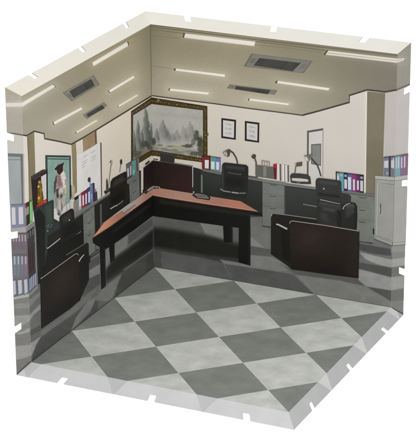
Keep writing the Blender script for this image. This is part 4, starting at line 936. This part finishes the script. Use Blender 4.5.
flat('body', [(X(350, 193.4, 375, 196.6, 374.2, 242.6, 358, 240.6, 350, 230), (109, 111, 106), {'rgb2': (116, 118, 113)}), (line(X(357, 206.6, 374.6, 208.8), .3), (92, 94, 89)), (line(X(357, 218.6, 374.6, 220.8), .3), (92, 94, 89)), (line(X(359.8, 241, 372.6, 243.2), .8), (58, 58, 56))], t)
flat('top', [(X(340.8, 190, 364, 192.8, 375.4, 194.6, 375.2, 197.2, 352, 194.4, 341, 192.6), (92, 94, 90)), (line(X(341, 190.4, 375.2, 195), .5), (128, 130, 124))], t)
for a in (X(359.6, 196.4, 360.6, 197.4, 365.6, 197.8, 366.4, 197.2), X(359.4, 208.6, 360.4, 209.8, 364.8, 210.2, 365.6, 209.8), X(359.2, 220.6, 360.2, 221.6, 364.8, 222.2, 365.6, 221.8)): flat('handle', [(line(a, .7), (66, 67, 63))], t)
# white cabinet across the flange
t = thing('storage_cabinet', 'tall pale grey cabinet with one door at the right edge', 'cabinet', (380, 241))
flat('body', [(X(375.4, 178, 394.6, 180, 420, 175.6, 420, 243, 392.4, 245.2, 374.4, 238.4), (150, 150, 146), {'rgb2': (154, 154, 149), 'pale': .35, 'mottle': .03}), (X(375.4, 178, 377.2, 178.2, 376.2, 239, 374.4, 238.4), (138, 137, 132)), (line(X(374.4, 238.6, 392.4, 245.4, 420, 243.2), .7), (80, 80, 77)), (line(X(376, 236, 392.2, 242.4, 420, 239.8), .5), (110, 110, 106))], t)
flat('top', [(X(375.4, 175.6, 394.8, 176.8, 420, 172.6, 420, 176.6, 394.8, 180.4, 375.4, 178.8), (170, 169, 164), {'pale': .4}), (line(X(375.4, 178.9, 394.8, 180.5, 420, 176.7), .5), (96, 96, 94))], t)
dr = flat('door', [(X(378.8, 182.4, 394.2, 184, 394.2, 240.6, 392.2, 240.6, 377.6, 235.2), (146, 146, 142), {'rgb2': (150, 150, 146), 'mottle': .03}), (line(X(394, 184.2, 378.8, 182.4, 377.6, 235.2, 392.2, 240.6), .5), (104, 104, 100)), (X(377.6, 183, 378.8, 182.6, 377.6, 235, 376.6, 234.6), (168, 167, 162))], t)
flat('handle', [(line(X(380.2, 213.8, 381, 211, 381, 205, 380.6, 203.4), .9), (58, 58, 57)), (line(X(380, 213, 380.6, 208), .4), (180, 180, 176))], dr)
flat('hinge', [(X(373.2, 228, 374.6, 228.2, 374.6, 234.4, 373.2, 234), (34, 34, 33))], t)
gr = 'binders on the pale grey cabinet'
cb = [(384, 389.2, (112, 116, 138), 'grey blue binder nearest the brown pillar on the pale grey cabinet', (.1, .2, .9, .56)), (389.2, 391, (58, 62, 60), 'thin black binder on the pale grey cabinet', None), (391, 394.9, (116, 112, 140), 'lilac grey binder between the black and turquoise ones on the pale cabinet', (.12, .2, .9, .56)),
      (394.9, 399.8, (84, 154, 168), 'turquoise binder on the pale grey cabinet at the flange fold', (.1, .1, .34, .6)), (399.8, 405.8, (104, 66, 128), 'broad purple binder on the pale grey cabinet', (.14, .12, .36, .62)), (405.8, 412, (128, 60, 84), 'dark red binder at the outer right end of the pale grey cabinet', None)]
def topy(x): return 156.8 - (x - 384) * .1 if x < 395 else 155.7 - (x - 395) * .17
def boty(x): return 176.0 + (x - 384) * .06 if x < 395 else 176.8 - (x - 395) * .16
for x0, x1, c, lb, lab in cb:
    q = X(x0, topy(x0), x1, topy(x1), x1 - .2, boty(x1), x0 - .2, boty(x0))
    o = binder(q, c, lb, gr, lab, (192, 190, 192))
    if 'turquoise' in lb: flat('spine_label', [(quad_at(q, .55, .1, .8, .6), (190, 200, 206))], o)
    if 'broad purple' in lb: flat('spine_label', [(quad_at(q, .64, .1, .86, .62), (196, 190, 204))], o)
    if 'grey blue' in lb: flat('sticker', [(quad_at(q, .55, .76, .95, .92), (140, 156, 132))], o)
gm = 'binders on the desk behind the big black office chair'
mb = [(336.2, 339.4, (118, 104, 126), 'white and mauve binder partly hidden by the big black office chair', (.35, .15, .95, .7), (40, 30, 40)), (339.4, 344, (88, 158, 166), 'turquoise binder beside the big black office chair', None, None), (344, 347.8, (44, 46, 84), 'navy binder with white label beside the turquoise one on the desk', (.14, .36, .86, .86), None),
      (347.8, 352.4, (92, 88, 150), 'violet blue binder with a broad white label on the desk', (.08, .2, .8, .9), None), (352.4, 356.2, (146, 48, 116), 'bright magenta binder with white label on the desk', (.2, .3, .75, .9), None), (356.2, 360, (112, 38, 86), 'dark plum binder with pale label on the desk', (.24, .34, .78, .86), None), (360, 363.8, (46, 56, 66), 'black binder with pale label at the pillar end of the desk row', (.14, .32, .86, .9), None)]
def ty(x): return 171.3 + (x - 336) * .128
def by(x): return 190.2 + (x - 340) * .11
for x0, x1, c, lb, lab, dk in mb:
    q = X(x0, ty(x0), x1, ty(x1), x1, by(x1), x0 + .2, by(x0))
    o = binder(q, c, lb, gm, lab, (196, 194, 202))
    if 'navy' in lb or 'black' in lb: flat('ring_hole', [(quad_at(q, .2, .1, .8, .22), (150, 166, 166))], o)
    if 'mauve' in lb: flat('dark_edge', [(quad_at(q, 0, 0, .3, 1), (52, 34, 46))], o)
gk = 'binders on the long dark desk'
binder(X(202.2, 155.6, 210.8, 155.6, 210.5, 169.6, 202.5, 168.8), (122, 40, 46), 'wide dark red binder with white label right of the painting', gk, (.34, .3, .82, .92), (206, 202, 202), (84, 28, 34))
binder(X(210.8, 156.2, 216, 156.6, 215.9, 170.2, 210.7, 169.6), (82, 150, 132), 'green binder with white label between red and blue ones', gk, (.12, .36, .82, .92), (190, 202, 200))
binder(X(216, 156.8, 220.9, 157.4, 220.6, 171, 215.9, 170.2), (98, 110, 168), 'blue binder with white label beside the black swivel chair', gk, (.12, .34, .76, .92), (192, 196, 210))
# lamps
t = thing('desk_lamp', 'curved arm desk lamp with tilted shade above the black swivel chair', 'desk lamp', (238, 164))
flat('arm', [(line(X(230.4, 150.6, 233.4, 152.6, 236.4, 157.6, 238, 163.4), 1.1, .9), (70, 66, 62))], t)
flat('lamp_shade', [(X(223, 152, 226.4, 150, 228.2, 149.2, 229.8, 149, 230.8, 150.2, 229.6, 156, 228, 156.6, 225, 155), (78, 74, 70)), (X(223.4, 152.2, 226.6, 150.8, 228, 154.2, 227.6, 155.8, 225, 154.6), (166, 160, 152))], t)
t = thing('desk_lamp', 'small round headed desk lamp left of the grey document box', 'desk lamp', (256.6, 174))
flat('lamp_head', [(disc(254, 156.2, 2.1, 2.2, 14), (72, 60, 56)), (disc(253.5, 155.6, .7, .7, 8), (112, 98, 92))], t)
flat('arm', [(line(X(255, 158, 256.4, 162, 256.4, 175), 1), (86, 82, 78))], t)
t = thing('desk_lamp', 'short brown lamp above the rounded open back chair', 'desk lamp', (295, 173))
flat('lamp_head', [(X(295.8, 163.2, 297.2, 162.4, 302.4, 161.6, 302.2, 165.8, 297.4, 166.2), (92, 82, 68)), (line(X(296, 162.8, 296.2, 165), .9), (160, 152, 140))], t)
flat('arm', [(line(X(296.3, 165.4, 295.6, 170, 295.1, 173.6), .7), (100, 94, 86))], t)
t = thing('desk_lamp', 'chrome reflector lamp with long arm in front of the door window', 'desk lamp', (321, 176))
flat('arm', [(line(X(311.4, 158, 317.4, 164.6, 319.6, 170, 321.2, 176), 1), (70, 66, 62))], t)
flat('lamp_shade', [(X(304.4, 155.6, 310, 154, 312.6, 153.8, 312.6, 157, 309.4, 161, 307.2, 160.8), (108, 104, 98)), (X(304.8, 155.8, 307.4, 156, 309.2, 159, 308.8, 161, 306.8, 160.2), (202, 198, 192)), (line(X(304.6, 155.6, 307.2, 156.2, 309.2, 160.4), .5), (70, 68, 64))], t)
# things on the middle desk
t = thing('document_box', 'grey box file holder with wire rack left of the red file', 'document box', (262, 177))
flat('box', [(X(256.4, 164.6, 274.8, 167, 274.6, 178.8, 256.2, 176), (98, 96, 92), {'mottle': .12}), ([quad_at(X(256.4, 164.6, 274.8, 167, 274.6, 178.8, 256.2, 176), .4, .12 + k * .12, .56, .16 + k * .12) for k in range(7)], (170, 168, 162))], t)
flat('wire_rack', [(ring(X(262, 160, 270, 161.2, 270, 166.6, 262.2, 165.6), X(262.6, 160.7, 269.5, 161.8, 269.5, 166, 262.7, 165)), (142, 134, 126)), (line(X(264.8, 160.6, 264.8, 165.8), .35), (150, 142, 134)), (line(X(267.4, 161, 267.4, 166.2), .35), (150, 142, 134))], t)
t = thing('file_folder', 'slim red file right of the grey document box', 'file', (275, 179))
flat('spine', [(X(273.6, 164.2, 276.8, 163.4, 276.5, 179.2, 274.7, 178.8), (98, 40, 46)), (X(273.6, 164.2, 276.8, 163.4, 276.8, 167.4, 273.8, 167.6), (162, 38, 52)), (line(X(275.2, 168, 275.4, 178.8), .5), (66, 30, 34))], t)
for x, lb in ((280, 'white file with dark edge nearest the red file on the middle desk'), (284.8, 'white file with dark edge in the middle of the white row'), (287.9, 'white file with dark edge nearest the rounded open back chair')):
    t = thing('file_folder', lb, 'file', (x, 180), 'white files on the middle desk')
    flat('spine', [(X(x - 2.6, 163.6 + (x - 280) * .13, x, 164 + (x - 280) * .13, x + .2, 180.6 + (x - 280) * .12, x - 2.4, 180 + (x - 280) * .12), (206, 200, 194))], t)
    flat('dark_edge', [(line(X(x + .4, 164 + (x - 280) * .13, x + .6, 180.6 + (x - 280) * .12), 1.05), (88, 84, 82))], t)
# chairs on the right
t = thing('office_chair', 'black swivel chair behind the right arm of the L-shaped desk', 'office chair', (236, 197))
soft('backrest', [(X(222.4, 165.4, 223.4, 163, 225.4, 162.2, 246.6, 164.6, 248.6, 166.4, 248.8, 170, 248, 190, 246, 198, 222.4, 195.4, 221.6, 180), (40, 41, 40), {'rgb2': (45, 46, 45), 'mottle': .12}), (X(226, 164.6, 245, 167, 245, 170, 226, 168), (58, 59, 57), {'feather': 2.4, 'under': (42,43,42)}), (X(226, 177, 244, 179, 244, 188, 226, 186), (33, 34, 33), {'feather': 4, 'under': (42,43,42)}), (X(222.6, 166, 224, 165, 224, 190, 222.4, 190), (60, 61, 59), {'feather': 1.2, 'under': (42,43,42)}), (line(X(228, 172.2, 234, 173.2, 241.6, 174.4), 1), (78, 78, 75)), (disc(240.6, 174.2, .5, .5, 8), (150, 150, 146))], t)
flat('rim_highlight', [(line(X(220.6, 188.6, 224, 190.6, 231, 191.8), 1.1), (128, 129, 125)), (line(X(232, 192, 239, 192.9), 1.3), (140, 141, 137)), (line(X(239.6, 192.8, 246.2, 192.8), 1), (118, 119, 115))], t)  # curved highlight drawn in lighter ink low on the chair back
t = thing('office_chair', 'rounded open back chair at the desk left of the big black chair', 'office chair', (300, 183))
flat('back_frame', [(ring(X(290.4, 175.4, 292.2, 173.2, 300, 173.4, 308, 174.4, 310.4, 176.6, 311.2, 183.8, 300, 183.6, 291.4, 182.2), X(292, 178, 293.2, 177.8, 300, 178, 307, 178.8, 308.8, 179.6, 308.4, 181.4, 300, 181.2, 292.6, 180.4)), (60, 61, 59), {'mottle': .12}),
                     (line(X(297, 182.2, 299, 182.8, 301, 182.4), .8), (120, 120, 116))], t)
flat('back_opening', [(X(292, 178, 293.2, 177.8, 300, 178, 307, 178.8, 308.8, 179.6, 308.4, 181.4, 300, 181.2, 292.6, 180.4), (192, 188, 182))], t)
t = thing('office_chair', 'big black office chair with a white dot, behind the leather armchair', 'office chair', (330, 200))
soft('backrest', [(X(316, 182, 316.6, 178.8, 319, 177.6, 340, 180, 341.8, 181.8, 342, 193, 351.4, 195.8, 351.2, 202, 340, 203, 320, 199.6, 316.6, 197), (53, 54, 53), {'rgb2': (47, 48, 47), 'mottle': .12}), (X(320, 180, 338, 182.4, 338, 185, 320, 183), (66, 67, 65), {'feather': 2.4, 'under': (50,51,50)}), (X(318, 192, 340, 195, 340, 198, 319, 195), (38, 39, 38), {'feather': 2.4, 'under': (50,51,50)})], t)
flat('button', [(disc(324.2, 188.4, .8, .8, 9), (170, 171, 167))], t)
def brown_right(x, y):
    c = mixc((39, 34, 31), (49, 42, 38), math.exp(-((x - 312) / 22) ** 2 - ((y - 238) / 15) ** 2)); c = mixc(c, (28, 26, 24), .6 * smooth(250, 278, y))
    c = mixc(c, (46, 40, 33), .6 * smooth(335, 358, x)); k = .92 + .16 * fbm(x / 14, y / 3, 101)
    return tuple(v * k for v in c)
# leather armchair
t = thing('armchair', 'black leather armchair with wooden sides on the right board', 'armchair', (330, 274))
soft('backrest', [(X(317.4, 203, 318.4, 199.4, 322, 197.4, 331, 199.4, 341, 202, 343.4, 204, 342.6, 229, 316.6, 224), (46, 47, 46), {'rgb2': (40, 41, 40), 'mottle': .14}), (line(X(320.4, 199.2, 330, 201.4, 340.4, 203.6), 1.1, .8), (128, 128, 124)), (X(320, 201.6, 340.6, 205.6, 341, 208, 319.6, 204.4), (70, 71, 69), {'feather': 2, 'under': (44,45,44)}), (X(321, 212, 328, 213, 329, 222, 321, 220), (56, 57, 56), {'feather': 4, 'under': (43,44,43)}), (X(322, 206.4, 336, 209, 335, 212, 323, 209.6), (66, 67, 66), {'feather': 3}), (X(337, 210, 342, 211, 342, 227, 338, 226), (30, 30, 30), {'feather': 3, 'under': (43,44,43)}), (line(X(330, 205, 336, 206.6, 340, 222), .4), (60, 60, 58)), (X(318.4, 203, 341, 207, 341, 210, 318.4, 206), (54, 55, 54))], t)
soft('bolster', [(X(342, 209.6, 343.2, 205.4, 346.2, 202.6, 352, 201.8, 355.6, 202.6, 357.6, 206, 357.8, 216, 357, 230, 341.4, 228), (41, 41, 40), {'rgb2': (46, 46, 45), 'mottle': .14}), (line(X(343.4, 209, 344.2, 206.4, 346.8, 204, 350.6, 203), 1, .7), (150, 150, 146)), (X(346, 204.6, 353.6, 203.8, 355, 207, 347, 208), (84, 85, 83), {'feather': 2.4}), (X(345, 207, 353, 205.4, 355, 212, 347, 218), (56, 57, 56), {'feather': 4, 'under': (43,44,43)}), (X(355.4, 206, 357.4, 208, 357, 228, 355, 228), (28, 28, 28), {'feather': 1.4, 'under': (43,43,42)}), (line(X(342.6, 206.4, 344.6, 203.6), .6), (24, 24, 24))], t)
soft('far_side', [(X(271.4, 215, 273.2, 212.9, 290, 214.8, 317, 218.6, 318, 224.4, 291.4, 220.6, 289.6, 222.4, 292, 268.9, 288, 265.4, 271.4, 253.8), (38, 36, 34), {'rgb2': (32, 31, 29), 'mottle': .12}), (X(281, 226, 289.8, 229, 291, 262, 283, 258), (27, 27, 26))], t)
flat('edge_highlight', [(line(X(271.8, 214.6, 273.4, 213, 290, 215, 316.8, 218.8), .8), (128, 120, 110)), (line(X(271.5, 216, 272.4, 213.6), .9), (150, 146, 140))], t)  # drawn highlight on the rim of the far side
flat('armrest', [(line(X(276.6, 223.8, 279, 224.4, 287.6, 228.8), 1.3, 1.7), (168, 168, 163))], t)
flat('near_side', [(X(289.6, 223.4, 290.6, 220.8, 293, 220.2, 325, 224.6, 359.9, 230.4, 358.6, 278, 340, 275.6, 318, 272.4, 292.2, 269), (42, 36, 31), {'field': brown_right, 'cell': 3.0}), (X(340, 273.2, 358.6, 275.8, 358.6, 278, 340, 275.6, 292.2, 269, 292.2, 267.4), (36, 32, 30)), (X(357.6, 230.2, 359.9, 230.4, 358.6, 278, 356.8, 277.6), (40, 36, 34))], t)
flat('edge_highlight', [(line(X(290, 223.2, 291, 221.2, 293, 220.6, 325, 225, 359.6, 230.8), .7), (158, 149, 138))], t)  # top edge highlight of the near side, drawn in pale ink


# ------------------------------------------------------------------ light
world = bpy.data.worlds.new('World'); scene.world = world; world.use_nodes = True
bg = world.node_tree.nodes['Background']; bg.inputs['Color'].default_value = (1, 1, 1, 1); bg.inputs['Strength'].default_value = 0.45
def area(name, loc, target, size, power, color=(1, 1, 1)):
    l = bpy.data.lights.new(name, 'AREA'); l.shape = 'DISK'; l.size = size; l.energy = power; l.color = color
    o = bpy.data.objects.new(name, l); COL.objects.link(o); o.location = loc
    o.rotation_euler = (Vector(target) - Vector(loc)).to_track_quat('-Z', 'Y').to_euler()
area('studio_softbox', (8.5, -9.5, 8.0), (0.6, -0.6, 0.8), 3.5, 1080, (1.0, 0.996, 0.99))
scene.view_settings.view_transform = 'Standard'; scene.view_settings.look = 'None'; scene.view_settings.exposure = 0; scene.view_settings.gamma = 1
scene.cycles.use_denoising = True
